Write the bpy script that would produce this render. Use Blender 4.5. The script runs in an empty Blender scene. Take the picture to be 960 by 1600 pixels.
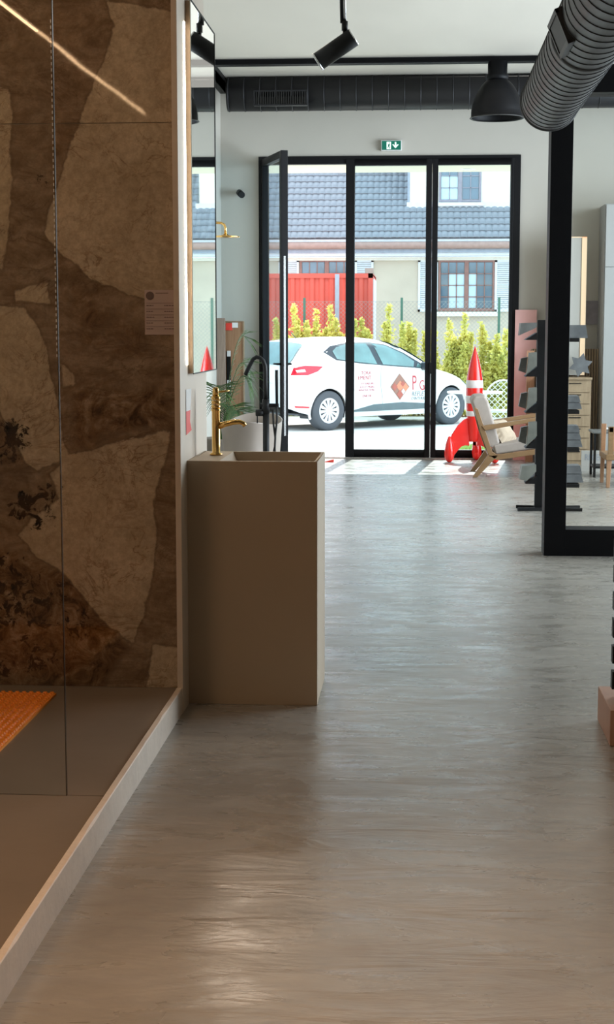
import bpy, bmesh, math, random
from mathutils import Vector, Matrix, noise
random.seed(7)
C = bpy.context.scene.collection
S = bpy.context.scene
PI = math.pi
# ------------------------------------------------------------------ camera, world, lights, exposure
F = 2400.0; H = 1.37
TH = math.atan(285/F); PS = math.atan(175/F*math.cos(TH))
cd = bpy.data.cameras.new('camera'); cam = bpy.data.objects.new('camera', cd); C.objects.link(cam)
cam.location = (0, 0, H); cam.rotation_euler = (PI/2-TH, 0, PS)
cd.sensor_fit = 'VERTICAL'; cd.sensor_height = 24; cd.lens = 24*F/1600; cd.clip_end = 300; cd.clip_start = .05
S.camera = cam
S.view_settings.view_transform = 'Standard'; S.view_settings.look = 'None'
S.view_settings.exposure = 0.0; S.view_settings.gamma = 1; S.view_settings.use_curve_mapping = False
w = bpy.data.worlds.new('sky'); S.world = w; w.use_nodes = True
nt = w.node_tree; bg = nt.nodes['Background']; bg.inputs[0].default_value = (.70, .86, 1.0, 1); bg.inputs[1].default_value = 3.3
def lamp(name, kind, loc, rot, energy, color, **k):
    d = bpy.data.lights.new(name, kind); d.energy = energy; d.color = color
    for a, b in k.items(): setattr(d, a, b)
    o = bpy.data.objects.new(name, d); C.objects.link(o); o.location = loc; o.rotation_euler = rot; return o
SUN = Vector((-.12, -1.12, -1.0)).to_track_quat('-Z', 'Y').to_euler()
lamp('sun', 'SUN', (0, 30, 20), SUN, 7, (1, .96, .88), angle=.01)
WARM = (1, .68, .40)
# daylight from the shop windows in the right wall
lamp('right_window_daylight', 'AREA', (4.35, 11.6, 2.0), (0, PI/2, 0), 460, (.81, .915, 1), shape='RECTANGLE', size=3.2, size_y=7.5, spread=math.radians(130))
# warm lamp above the front of the showroom, then added fills and left downlight
lamp('front_ceiling_lamp', 'AREA', (.5, 2.4, 3.7), (0, 0, 0), 25, (1, .61, .34), shape='RECTANGLE', size=2.2, size_y=2.2, spread=math.radians(75))
lamp('rear_fill', 'AREA', (.9, 12.5, 3.6), (0, 0, 0), 14, (1, .95, .88), shape='RECTANGLE', size=3, size_y=4)  # added neutral fill that brightens the rear half, without a fixture
lamp('shower_fill', 'AREA', (-2.3, 3.0, 3.7), (0, 0, 0), 33, (1, .66, .42), shape='RECTANGLE', size=.8, size_y=1.6)  # added warm fill that brightens the marble and the shower
lamp('basin_fill_spot', 'SPOT', (-.62, 7.0, 3.75), ((Vector((-.62, 5.85, .88))-Vector((-.62, 7.0, 3.75))).to_track_quat('-Z', 'Y').to_euler()), 60, (1, .82, .64), spot_size=math.radians(24), spot_blend=.8, shadow_soft_size=.05)  # added spot that brightens the basin top and spares its front
lamp('left_downlight', 'SPOT', (-1.35, 10.6, 3.7), (math.radians(-25), 0, 0), 45, (1, .80, .62), spot_size=math.radians(110), spot_blend=.6, shadow_soft_size=.12)

CM = Matrix.Rotation(PS, 3, 'Z') @ Matrix.Rotation(PI/2-TH, 3, 'X')
def ray(px, py): return CM @ Vector(((px-480)/F, (800-py)/F, -1))
def Q(px, py, Y=None, z=None, x=None):
    d = ray(px, py)
    t = Y/d.y if Y is not None else ((z-H)/d.z if z is not None else x/d.x)
    return Vector((0, 0, H)) + d*t

# ------------------------------------------------------------------ materials
M = {}
def mat(n, c, r=.5, m=0, nz=0, sc=8, bump=0, bsc=40, emi=None, es=0, spec=.5, stretch=(1, 1, 1), c2=None, detail=4, trans=0, coat=0):
    a = bpy.data.materials.new(n); a.use_nodes = True; t = a.node_tree; b = t.nodes['Principled BSDF']
    b.inputs['Base Color'].default_value = (*c, 1); b.inputs['Roughness'].default_value = r; b.inputs['Metallic'].default_value = m
    b.inputs['Specular IOR Level'].default_value = spec
    if coat: b.inputs['Coat Weight'].default_value = coat; b.inputs['Coat Roughness'].default_value = .05
    if emi: b.inputs['Emission Color'].default_value = (*emi, 1); b.inputs['Emission Strength'].default_value = es
    if nz or bump or c2:
        tc = t.nodes.new('ShaderNodeTexCoord'); mp = t.nodes.new('ShaderNodeMapping'); mp.inputs['Scale'].default_value = stretch
        t.links.new(tc.outputs['Object'], mp.inputs['Vector'])
    if nz or c2:
        n1 = t.nodes.new('ShaderNodeTexNoise'); n1.inputs['Scale'].default_value = sc; n1.inputs['Detail'].default_value = detail
        t.links.new(mp.outputs[0], n1.inputs['Vector'])
        rp = t.nodes.new('ShaderNodeValToRGB'); rp.color_ramp.elements[0].position = .3; rp.color_ramp.elements[1].position = .7
        lo = c2 if c2 else tuple(x*(1-nz) for x in c); hi = c if c2 else tuple(min(1, x*(1+nz)) for x in c)
        rp.color_ramp.elements[0].color = (*lo, 1); rp.color_ramp.elements[1].color = (*hi, 1)
        t.links.new(n1.outputs['Fac'], rp.inputs[0]); t.links.new(rp.outputs[0], b.inputs['Base Color'])
    if bump:
        n2 = t.nodes.new('ShaderNodeTexNoise'); n2.inputs['Scale'].default_value = bsc; n2.inputs['Detail'].default_value = 5
        t.links.new(mp.outputs[0], n2.inputs['Vector'])
        bp = t.nodes.new('ShaderNodeBump'); bp.inputs['Strength'].default_value = bump; bp.inputs['Distance'].default_value = .01
        t.links.new(n2.outputs['Fac'], bp.inputs['Height']); t.links.new(bp.outputs[0], b.inputs['Normal'])
    M[n] = a; return a
mat('wall', (.50, .472, .415), .85, nz=.03, sc=1.5, bump=.15, bsc=6)
mat('partition', (.64, .54, .43), .45, nz=.03, sc=3)
mat('ceiling', (.48, .452, .395), .8, nz=.06, sc=.8, bump=.1, bsc=3, stretch=(1, .4, 1))
mat('black_steel', (.005, .005, .006), .5, bump=.04, bsc=60, spec=.15)
mat('black_frame', (.006, .006, .007), .5, bump=.03, bsc=60, spec=.2)
mat('frame_side', (.06, .058, .06), .5, nz=.05)
mat('duct', (.036, .035, .034), .5, m=.2, nz=.1, sc=3, spec=.3)
mat('duct_back', (.018, .018, .02), .45, m=.1, nz=.1, sc=3, spec=.3)
mat('seam', (.008, .008, .008), .6)
mat('matte_black', (.006, .006, .006), .5, nz=.05, spec=.25)
mat('silver', (.7, .7, .7), .25, m=1, nz=.03)
mat('sink', (.43, .335, .235), .55, nz=.025, sc=2, spec=.35)
mat('gold', (.78, .50, .17), .16, m=1, nz=.03)
mat('curb', (.66, .555, .45), .6, nz=.06, sc=9, bump=.25, bsc=25)
mat('curb_top', (.66, .54, .42), .55, nz=.08, sc=14)
mat('tray', (.20, .155, .115), .42, nz=.10, sc=3, bump=.05, bsc=20)
mat('grout', (.36, .29, .22), .8, nz=.05)
mat('orange', (.92, .27, .01), .5, nz=.05)
mat('paper', (.52, .40, .36), .7, nz=.03)
mat('ink', (.16, .11, .10), .8)
mat('led', (1, 1, 1), .5, emi=(1, .90, .74), es=16)
mat('warm_line', (1, 1, 1), .5, emi=(1, .62, .34), es=26)
mat('panel_glow', (.8, .6, .4), .5, emi=(1, .68, .42), es=.3)
mat('mirror', (.86, .90, .88), .015, m=1, nz=.002)
mat('mirror_side', (.30, .205, .125), .5, nz=.08, sc=30)
mat('white_ceramic', (.8, .79, .77), .3, nz=.02)
mat('tub', (.27, .225, .19), .45, nz=.03)
mat('wood', (.27, .16, .075), .45, nz=.25, sc=6, stretch=(1, 6, 6), c2=(.22, .125, .055))
mat('wood_pale', (.34, .25, .155), .5, c2=(.26, .185, .11), sc=5, stretch=(8, 8, 1))
mat('wood_orange', (.40, .22, .12), .5, c2=(.30, .15, .075), sc=5, stretch=(8, 8, 1))
mat('wood_board', (.42, .22, .12), .55, c2=(.30, .15, .08), sc=6, stretch=(8, 8, 1))
mat('wood_grey', (.32, .24, .19), .6, c2=(.22, .16, .12), sc=6, stretch=(8, 8, 1))
mat('fabric', (.37, .32, .28), .9, nz=.05, sc=20, bump=.3, bsc=300)
mat('pillow', (.45, .36, .26), .9, nz=.08, sc=20, bump=.3, bsc=300)
mat('red', (.85, .018, .012), .25, nz=.04, coat=.4)
mat('rocket_white', (.78, .72, .70), .3, nz=.03)
mat('pink', (.80, .46, .43), .6, nz=.04)
mat('slab_grey', (.12, .122, .115), .5, nz=.25, sc=12, bump=.1)
mat('slab_green', (.165, .17, .145), .5, nz=.2, sc=12)
mat('slab_dark', (.085, .09, .095), .45, c2=(.16, .165, .17), sc=12)
mat('cab_white', (.33, .33, .32), .6, nz=.02)
mat('lilac', (.38, .34, .38), .6, nz=.03)
mat('poster', (.22, .20, .22), .6, c2=(.30, .27, .29), sc=14)
mat('sign_white', (.45, .435, .40), .6, nz=.03)
mat('green_sign', (.0, .085, .055), .4, emi=(0, .16, .10), es=.5)
mat('green_glow', (.8, .9, .85), .4, emi=(.75, .95, .85), es=.7)
mat('leaf', (.03, .085, .025), .5, c2=(.07, .12, .03), sc=14)
mat('leaf_stem', (.10, .10, .04), .6, nz=.1)
mat('pot', (.30, .26, .22), .7, nz=.05)
mat('pedestal', (.50, .30, .22), .6, nz=.06)
# outside
mat('render', (.50, .435, .335), .9, nz=.07, sc=1.4, bump=.3, bsc=30)
mat('dormer', (.72, .68, .58), .9, nz=.05, sc=2)
mat('trim_brown', (.34, .22, .18), .6, nz=.1)
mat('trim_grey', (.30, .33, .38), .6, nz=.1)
mat('trim_white', (.62, .63, .64), .7, nz=.05)
mat('shutter', (.62, .64, .65), .7, nz=.05)
mat('brown_wood', (.24, .12, .095), .6, nz=.1)
mat('grey_wood', (.25, .23, .26), .6, nz=.1)
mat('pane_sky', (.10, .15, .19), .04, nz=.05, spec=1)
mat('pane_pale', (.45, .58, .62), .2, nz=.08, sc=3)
mat('roof_tile', (.25, .26, .275), .75, c2=(.17, .18, .20), sc=5)
mat('container', (.62, .085, .055), .55, nz=.08, sc=1.5)
mat('asphalt', (.66, .64, .58), .95, nz=.1, sc=2, bump=.3, bsc=30)
mat('wire', (.30, .32, .30), .5, m=.5)
mat('fence_green', (.05, .13, .09), .5, nz=.05)
mat('soffit', (.60, .57, .46), .8, nz=.03)
mat('car_white', (.80, .80, .79), .3, nz=.01, coat=.5)
mat('car_glass', (.12, .22, .21), .06, nz=.25, sc=2.5, spec=.9)
mat('car_dark', (.035, .042, .05), .5, nz=.05)
mat('car_trim', (.12, .15, .16), .5, nz=.08)
mat('tyre', (.07, .078, .088), .8, nz=.05)
mat('hubcap', (.66, .66, .67), .4, nz=.02)
mat('tail', (.65, .01, .03), .15, nz=.05, coat=.5)
mat('lens', (.85, .85, .88), .15)
mat('deca', (.50, .06, .07), .5); mat('decb', (.20, .20, .21), .5)
mat('dec1', (.30, .14, .10), .5); mat('dec2', (.72, .22, .12), .5); mat('dec3', (.42, .10, .07), .5)
mat('garden_white', (.75, .77, .74), .5, nz=.02)
mat('plastic_red', (.8, .06, .04), .5)
def leafmat(n, c, c2):
    a = mat(n, c, .55, c2=c2, sc=2.2); t = a.node_tree; b = t.nodes['Principled BSDF']
    tr = t.nodes.new('ShaderNodeBsdfTranslucent'); mx = t.nodes.new('ShaderNodeMixShader'); mx.inputs[0].default_value = .5
    t.links.new(b.inputs['Base Color'].links[0].from_socket, tr.inputs[0])
    t.links.new(b.outputs[0], mx.inputs[1]); t.links.new(tr.outputs[0], mx.inputs[2])
    t.links.new(mx.outputs[0], t.nodes['Material Output'].inputs[0])
leafmat('bush', (.80, .70, .20), (.48, .50, .14)); leafmat('grass', (.30, .42, .12), (.20, .34, .08))
def glass(n, tint=(1, 1, 1), rough=0.0):
    a = bpy.data.materials.new(n); a.use_nodes = True; t = a.node_tree; t.nodes.remove(t.nodes['Principled BSDF'])
    fr = t.nodes.new('ShaderNodeFresnel'); fr.inputs[0].default_value = 1.45
    tp = t.nodes.new('ShaderNodeBsdfTransparent'); tp.inputs[0].default_value = (*tint, 1)
    gl = t.nodes.new('ShaderNodeBsdfGlossy'); gl.inputs['Roughness'].default_value = rough
    mx = t.nodes.new('ShaderNodeMixShader'); ge = t.nodes.new('ShaderNodeNewGeometry'); m1 = t.nodes.new('ShaderNodeMath'); m1.operation = 'SUBTRACT'; m1.inputs[0].default_value = 1; t.links.new(ge.outputs['Backfacing'], m1.inputs[1])
    m2 = t.nodes.new('ShaderNodeMath'); m2.operation = 'MULTIPLY'; t.links.new(fr.outputs[0], m2.inputs[0]); t.links.new(m1.outputs[0], m2.inputs[1]); t.links.new(m2.outputs[0], mx.inputs[0])
    t.links.new(tp.outputs[0], mx.inputs[1]); t.links.new(gl.outputs[0], mx.inputs[2]); t.links.new(mx.outputs[0], t.nodes['Material Output'].inputs[0])
    M[n] = a
glass('glass', (.90, .96, .97)); glass('glass_clear', (.97, .98, .97)); glass('glass_leaf', (.86, .94, .97)); glass('glass_edge', (.45, .40, .30), .2)

# concrete floor
def floor_mat():
    a = bpy.data.materials.new('floor_concrete'); a.use_nodes = True; t = a.node_tree; b = t.nodes['Principled BSDF']; L = t.links.new
    tc = t.nodes.new('ShaderNodeTexCoord')
    def nz(scale, st, det=5, dist=0, rough=.55):
        mp = t.nodes.new('ShaderNodeMapping'); mp.inputs['Scale'].default_value = st; L(tc.outputs['Object'], mp.inputs[0])
        n = t.nodes.new('ShaderNodeTexNoise'); n.inputs['Scale'].default_value = scale; n.inputs['Detail'].default_value = det
        n.inputs['Distortion'].default_value = dist; n.inputs['Roughness'].default_value = rough; L(mp.outputs[0], n.inputs['Vector']); return n.outputs['Fac']
    def ramp(s, p0, c0, p1, c1):
        r = t.nodes.new('ShaderNodeValToRGB'); e = r.color_ramp.elements; e[0].position = p0; e[1].position = p1; e[0].color = (*c0, 1); e[1].color = (*c1, 1); L(s, r.inputs[0]); return r.outputs[0]
    big = ramp(nz(1.3, (1, 1, 1), 6, .6), .3, (.245, .225, .195), .72, (.335, .312, .275))
    fine = ramp(nz(5, (1, 2.2, 1), 6, 1.2, .65), .3, (.84, .84, .84), .7, (1.08, 1.08, 1.08))
    mx = t.nodes.new('ShaderNodeMix'); mx.data_type = 'RGBA'; mx.blend_type = 'MULTIPLY'; mx.inputs[0].default_value = 1; L(big, mx.inputs[6]); L(fine, mx.inputs[7]); L(mx.outputs[2], b.inputs['Base Color'])
    rr = t.nodes.new('ShaderNodeMapRange'); rr.inputs[3].default_value = .19; rr.inputs[4].default_value = .40; rr.inputs[1].default_value = .3; rr.inputs[2].default_value = .7
    L(nz(3.5, (1, 2.0, 1), 6, 1.0), rr.inputs[0]); L(rr.outputs[0], b.inputs['Roughness'])
    b.inputs['Specular IOR Level'].default_value = 1.0
    b1 = t.nodes.new('ShaderNodeBump'); b1.inputs['Strength'].default_value = .8; b1.inputs['Distance'].default_value = .012; L(nz(2.6, (.7, 2.6, 1), 5, .9), b1.inputs['Height'])
    b2 = t.nodes.new('ShaderNodeBump'); b2.inputs['Strength'].default_value = .22; b2.inputs['Distance'].default_value = .004; L(nz(22, (.6, 2.2, 1), 4, .6), b2.inputs['Height'])
    L(b1.outputs[0], b2.inputs['Normal']); L(b2.outputs[0], b.inputs['Normal']); M['floor'] = a
floor_mat()

# marble: three signed masks painted as shapes of the stone itself, broken up by noise in the shader
def marble_mat():
    a = bpy.data.materials.new('marble'); a.use_nodes = True; t = a.node_tree; b = t.nodes['Principled BSDF']; L = t.links.new
    tc = t.nodes.new('ShaderNodeTexCoord')
    def noise_(scale, det=8, dist=0, st=(1, 1, 1), rough=.6):
        mp = t.nodes.new('ShaderNodeMapping'); mp.inputs['Scale'].default_value = st; L(tc.outputs['Object'], mp.inputs[0])
        n = t.nodes.new('ShaderNodeTexNoise'); n.inputs['Scale'].default_value = scale; n.inputs['Detail'].default_value = det
        n.inputs['Distortion'].default_value = dist; n.inputs['Roughness'].default_value = rough; L(mp.outputs[0], n.inputs['Vector']); return n.outputs['Fac']
    def ramp(s, *els):
        r = t.nodes.new('ShaderNodeValToRGB'); e = r.color_ramp.elements
        while len(e) < len(els): e.new(.5)
        for q, (p, c) in zip(e, els): q.position = p; q.color = (*c, 1) if not isinstance(c, float) else (c, c, c, 1)
        L(s, r.inputs[0]); return r.outputs[0]
    def mixc(f, x, y, mode='MIX'):
        m = t.nodes.new('ShaderNodeMix'); m.data_type = 'RGBA'; m.blend_type = mode
        if isinstance(f, float): m.inputs[0].default_value = f
        else: L(f, m.inputs[0])
        for i, v in ((6, x), (7, y)):
            if isinstance(v, tuple): m.inputs[i].default_value = (*v, 1)
            else: L(v, m.inputs[i])
        return m.outputs[2]
    def math_(op, x, y):
        m = t.nodes.new('ShaderNodeMath'); m.operation = op
        for i, v in enumerate((x, y)):
            if isinstance(v, (int, float)): m.inputs[i].default_value = v
            else: L(v, m.inputs[i])
        return m.outputs[0]
    at = t.nodes.new('ShaderNodeAttribute'); at.attribute_name = 'mask'
    sp = t.nodes.new('ShaderNodeSeparateColor'); L(at.outputs['Color'], sp.inputs[0])
    fine = noise_(34, 8); cream_in = math_('ADD', sp.outputs[0], math_('MULTIPLY', math_('SUBTRACT', fine, .5), .06))
    cream_f = ramp(cream_in, (.485, 0.), (.515, 1.))
    base = ramp(noise_(6.5, 10, 1.3, (.7, 1, 1.5), .68), (.28, (.13, .080, .043)), (.5, (.25, .17, .105)), (.72, (.37, .275, .185)))
    rust = ramp(noise_(11, 9, 1.1, rough=.7), (.36, (.055, .028, .013)), (.5, (.19, .11, .055)), (.66, (.36, .25, .155)))
    rmask = ramp(math_('ADD', sp.outputs[2], math_('MULTIPLY', math_('SUBTRACT', noise_(6, 8), .5), .7)), (.4, 0.), (.65, 1.))
    base = mixc(rmask, base, rust)
    cr = ramp(noise_(5, 9, .5), (.25, (.39, .295, .19)), (.75, (.56, .45, .32)))
    # thin veins
    v = noise_(3.4, 9, 1.6, (1, 1, 1.9)); vf = ramp(v, (.48, 0.), (.5, 1.), (.52, 0.))
    v2 = noise_(5.5, 9, 2.2); vf2 = ramp(v2, (.484, 0.), (.5, 1.), (.516, 0.))
    vm = math_('MULTIPLY', vf, ramp(noise_(2.2, 3), (.45, 0.), (.6, .8)))
    vm2 = math_('MULTIPLY', vf2, ramp(noise_(2.9, 3, 0, (1.3, 1, 1)), (.46, 0.), (.6, .7)))
    cr = mixc(vm, cr, (.17, .09, .045)); cr = mixc(vm2, cr, (.19, .11, .06))
    base = mixc(math_('MULTIPLY', vm, .7), base, (.07, .035, .018))
    col = mixc(cream_f, base, cr)
    edge = ramp(cream_in, (.475, 0.), (.496, .5), (.508, 0.)); col = mixc(edge, col, (.075, .042, .022))
    dk = math_('ADD', sp.outputs[1], math_('MULTIPLY', math_('SUBTRACT', noise_(19, 10, .5, rough=.72), .5), 2.4))
    col = mixc(ramp(dk, (.56, 0.), (.66, 1.)), col, ramp(noise_(20, 6), (.35, (.010, .008, .007)), (.7, (.075, .040, .020))))
    col = mixc(1.0, col, ramp(noise_(48, 8, 0, (1, 1, 1), .75), (.3, .72), (.7, 1.24)), 'MULTIPLY')
    L(col, b.inputs['Base Color']); b.inputs['Roughness'].default_value = .035; b.inputs['Specular IOR Level'].default_value = .45
    bp = t.nodes.new('ShaderNodeBump'); bp.inputs['Strength'].default_value = .12; bp.inputs['Distance'].default_value = .004; L(noise_(4.5, 1), bp.inputs['Height']); L(bp.outputs[0], b.inputs['Normal'])
    M['marble'] = a
marble_mat()

# ------------------------------------------------------------------ mesh helpers
ORG = {}
class MB:
    def __init__(s): s.v = []; s.f = []; s.sm = []
    def add(s, vs, fs, smooth=False):
        n = len(s.v); s.v += [Vector(p) for p in vs]; s.f += [[i+n for i in f] for f in fs]; s.sm += [smooth]*len(fs); return s
    def box(s, a, b):
        x0, x1 = sorted((a[0], b[0])); y0, y1 = sorted((a[1], b[1])); z0, z1 = sorted((a[2], b[2]))
        return s.add([(x0,y0,z0),(x1,y0,z0),(x1,y1,z0),(x0,y1,z0),(x0,y0,z1),(x1,y0,z1),(x1,y1,z1),(x0,y1,z1)],
              [(0,3,2,1),(4,5,6,7),(0,1,5,4),(1,2,6,5),(2,3,7,6),(3,0,4,7)])
    def obox(s, c, size, R):      # oriented box
        h = Vector(size)/2; c = Vector(c)
        vs = [c + R @ Vector((sx*h.x, sy*h.y, sz*h.z)) for sz in (-1, 1) for sx, sy in ((-1,-1),(1,-1),(1,1),(-1,1))]
        return s.add(vs, [(0,3,2,1),(4,5,6,7),(0,1,5,4),(1,2,6,5),(2,3,7,6),(3,0,4,7)])
    def tube(s, pts, r, n=12, cap=True):
        pts = [Vector(p) for p in pts]; rs = r if isinstance(r, (list, tuple)) else [r]*len(pts); vs = []; fs = []
        up = None
        for i, p in enumerate(pts):
            d = ((pts[i+1]-p) if i < len(pts)-1 else (p-pts[i-1])) if i == 0 or i == len(pts)-1 else (pts[i+1]-pts[i-1])
            d.normalize()
            if up is None: up = d.orthogonal().normalized()
            up = (up - d*up.dot(d)); up = up.normalized() if up.length > 1e-6 else d.orthogonal().normalized(); q = d.cross(up)
            for k in range(n):
                a = 2*PI*k/n; vs.append(p + (up*math.cos(a)+q*math.sin(a))*rs[i])
        for i in range(len(pts)-1):
            for k in range(n): fs.append((i*n+k, i*n+(k+1)%n, (i+1)*n+(k+1)%n, (i+1)*n+k))
        s.add(vs, fs, True)
        if cap:
            m = len(pts)
            s.add(vs[:n], [tuple(range(n))[::-1]]); s.add(vs[(m-1)*n:], [tuple(range(n))])
        return s
    def lathe(s, prof, c=(0,0,0), n=32, axis='Z', cap=False):
        vs = []; fs = []; c = Vector(c)
        for r, h in prof:
            for k in range(n):
                a = 2*PI*k/n; x, y = r*math.cos(a), r*math.sin(a)
                vs.append(c + (Vector((x, y, h)) if axis == 'Z' else (Vector((x, h, y)) if axis == 'Y' else Vector((h, x, y)))))
        for i in range(len(prof)-1):
            for k in range(n): fs.append((i*n+k, i*n+(k+1)%n, (i+1)*n+(k+1)%n, (i+1)*n+k))
        s.add(vs, fs, True); return s
    def prism(s, poly, vec, smooth=False):
        n = len(poly); v = Vector(vec); p = [Vector(q) for q in poly]
        s.add(p + [q+v for q in p], [tuple(range(n))[::-1], tuple(range(n, 2*n))]); s.add(p+[q+v for q in p], [(i, (i+1)%n, n+(i+1)%n, n+i) for i in range(n)], smooth); return s
def link_mesh(mb, name, m, parent=None, local=False, bevel=0, seg=2, subsurf=0, origin=None):
    me = bpy.data.meshes.new(name); org = ORG.get(parent.name, Vector()) if parent else Vector()
    if origin is None and parent is None and mb.v:
        xs = [v.x for v in mb.v]; ys = [v.y for v in mb.v]; origin = Vector(((min(xs)+max(xs))/2, (min(ys)+max(ys))/2, min(v.z for v in mb.v)))
    if parent is None: off = origin
    else: off = Vector() if local else org
    me.from_pydata([v-off for v in mb.v], [], mb.f); me.polygons.foreach_set('use_smooth', mb.sm)
    bm = bmesh.new(); bm.from_mesh(me); bmesh.ops.remove_doubles(bm, verts=bm.verts, dist=1e-5); bmesh.ops.recalc_face_normals(bm, faces=bm.faces); bm.to_mesh(me); bm.free()
    for x in (m if isinstance(m, list) else [m]): me.materials.append(M[x])
    o = bpy.data.objects.new(name, me); C.objects.link(o)
    if parent: o.parent = parent; ORG[o.name] = org
    else: o.location = off; ORG[o.name] = off
    if bevel:
        b = o.modifiers.new('bevel', 'BEVEL'); b.width = bevel; b.segments = seg; b.limit_method = 'ANGLE'; b.angle_limit = .6
        for p in me.polygons: p.use_smooth = True
        w_ = o.modifiers.new('wn', 'WEIGHTED_NORMAL'); w_.keep_sharp = False
    if subsurf: q = o.modifiers.new('sub', 'SUBSURF'); q.levels = subsurf; q.render_levels = subsurf
    return o
def tag(o, label=None, cat=None, group=None, kind=None):
    if label: o['label'] = label
    if cat: o['category'] = cat
    if group: o['group'] = group
    if kind: o['kind'] = kind
    return o
def thing(name, label, cat, loc=(0,0,0), rz=0, group=None):
    o = bpy.data.objects.new(name, None); C.objects.link(o); o.location = loc; o.rotation_euler = (0, 0, rz); o.empty_display_size = .1
    ORG[o.name] = Vector(loc); return tag(o, label, cat, group)
def solo(mb, name, m, label, cat, group=None, **k): return tag(link_mesh(mb, name, m, **k), label, cat, group)
def struct(mb, name, m, parent=None, **k):
    o = link_mesh(mb, name, m, parent, **k)
    if parent is None: o['kind'] = 'structure'
    return o
def copy_tree(o, parent=None):
    c = o.copy(); C.objects.link(c); c.parent = parent; ORG[c.name] = ORG[o.name]
    for ch in list(o.children): copy_tree(ch, c)
    return c
def text_mb(s, size, fn, depth=.001, align='LEFT', shear=0):
    """mesh of a word; fn maps (x, y, d) of the flat letters to the place"""
    cu = bpy.data.curves.new('t', 'FONT'); cu.body = s; cu.size = size; cu.align_x = align; cu.extrude = depth/2; cu.shear = shear; cu.resolution_u = 3
    ob = bpy.data.objects.new('t', cu); me = bpy.data.meshes.new_from_object(ob)
    mb = MB(); mb.add([fn(v.co.x, v.co.y, v.co.z) for v in me.vertices], [tuple(p.vertices) for p in me.polygons])
    bpy.data.objects.remove(ob); bpy.data.curves.remove(cu); bpy.data.meshes.remove(me); return mb

# ------------------------------------------------------------------ setting: shell
YW = 16.4; CZ = Q(600, 88, Y=14.64).z; XL = -2.1; XR = 4.6; YB = -3.0
struct(MB().box((-4.4, YB, -.15), (XR+.3, YW+.12, 0)), 'floor', 'floor', origin=Vector((0, 0, 0)))
struct(MB().box((-4.4, YB, CZ), (XR+.3, YW+.5, CZ+.2)), 'ceiling', 'ceiling')
dl, dr, dt = Q(405, 400, Y=YW).x, Q(812, 400, Y=YW).x, Q(600, 243.5, Y=YW).z
mb = MB().box((XL-.3, YW, 0), (dl, YW+.3, CZ)).box((dr, YW, 0), (XR+.3, YW+.3, CZ)).box((dl, YW, dt), (dr, YW+.3, CZ))
struct(mb, 'wall_back', 'wall')
struct(MB().box((XL-.2, 5.75, 0), (XL, YW, CZ)), 'wall_left', 'wall')
struct(MB().box((-4.6, YB, 0), (-4.4, 5.75, CZ)), 'wall_shower_side', 'wall')
# right wall with its shop window opening
mb = MB().box((XR, YB, 0), (XR+.2, 7.6, CZ)).box((XR, 15.6, 0), (XR+.2, YW, CZ)).box((XR, 7.6, 0), (XR+.2, 15.6, .3)).box((XR, 7.6, 3.7), (XR+.2, 15.6, CZ))
struct(mb, 'wall_right', 'wall')
struct(MB().box((-4.6, YB-.2, 0), (XR+.3, YB, CZ)), 'wall_front', 'wall')
# marble wall behind the shower
YM = Q(277, 1072, z=.093).y
struct(MB().box((-4.4, YM+.02, 0), (-.90, YM+.2, CZ)), 'wall_marble_core', 'wall')

# ---- marble slabs with painted masks
poly_cream = [
 [(165,0),(274,20),(274,505),(255,498),(232,470),(200,458),(150,440),(100,400),(68,365),(85,310),(110,230),(140,150),(165,90),(180,40)],
 [(-60,135),(15,140),(22,180),(16,235),(20,300),(14,370),(5,420),(-60,430)],
 [(-60,478),(40,480),(60,510),(75,545),(80,585),(92,628),(100,690),(112,712),(60,735),(40,720),(0,640),(-60,640)],
 [(105,710),(150,700),(210,685),(268,671),(258,720),(240,790),(246,830),(238,900),(225,960),(208,1005),(190,990),(160,965),(140,940),(110,905),(80,880),(60,870),(30,835),(50,810),(95,780),(80,740)],
 [(240,1003),(285,1012),(285,1075),(230,1075)],
 [(95,565),(118,585),(120,600),(100,605)],
 [(22,455),(75,440),(80,475),(25,470)],
]
poly_dark = [
 ([(-40,655),(45,660),(40,690),(35,740),(20,740),(0,700),(-40,740)], .9), ([(30,770),(95,765),(95,785),(70,800),(90,812),(50,825),(20,800)], 1.0),
 ([(-60,840),(40,870),(105,910),(150,960),(140,1040),(60,1065),(-60,1060)], .45), ([(-60,880),(60,890),(80,960),(-60,1000)], .62),
 ([(50,280),(85,282),(80,295),(52,293)], .5)]
poly_rust = [([(95,590),(265,600),(275,665),(110,708)], .8), ([(100,410),(275,520),(275,600),(110,560)], .55), ([(-60,830),(120,900),(210,1010),(160,1075),(-60,1080)], 1.0), ([(60,120),(170,60),(120,300),(60,400)], .45), ([(-60,640),(60,650),(90,740),(-60,760)], .6)]
def sdf(p, poly):
    d = 1e9; ins = False; n = len(poly); x, y = p
    for i in range(n):
        ax, ay = poly[i]; bx, by = poly[(i+1) % n]; ex, ey = bx-ax, by-ay; t_ = max(0, min(1, ((x-ax)*ex+(y-ay)*ey)/(ex*ex+ey*ey+1e-9)))
        d = min(d, math.hypot(x-ax-t_*ex, y-ay-t_*ey))
        if (ay > y) != (by > y) and x < (bx-ax)*(y-ay)/(by-ay)+ax: ins = not ins
    return d if ins else -d
x1 = Q(277.5, 700, Y=YM).x; zj = Q(180, 193, Y=YM).z
sc_ = (Q(200, 600, Y=YM).x - Q(100, 600, Y=YM).x)/100
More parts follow.
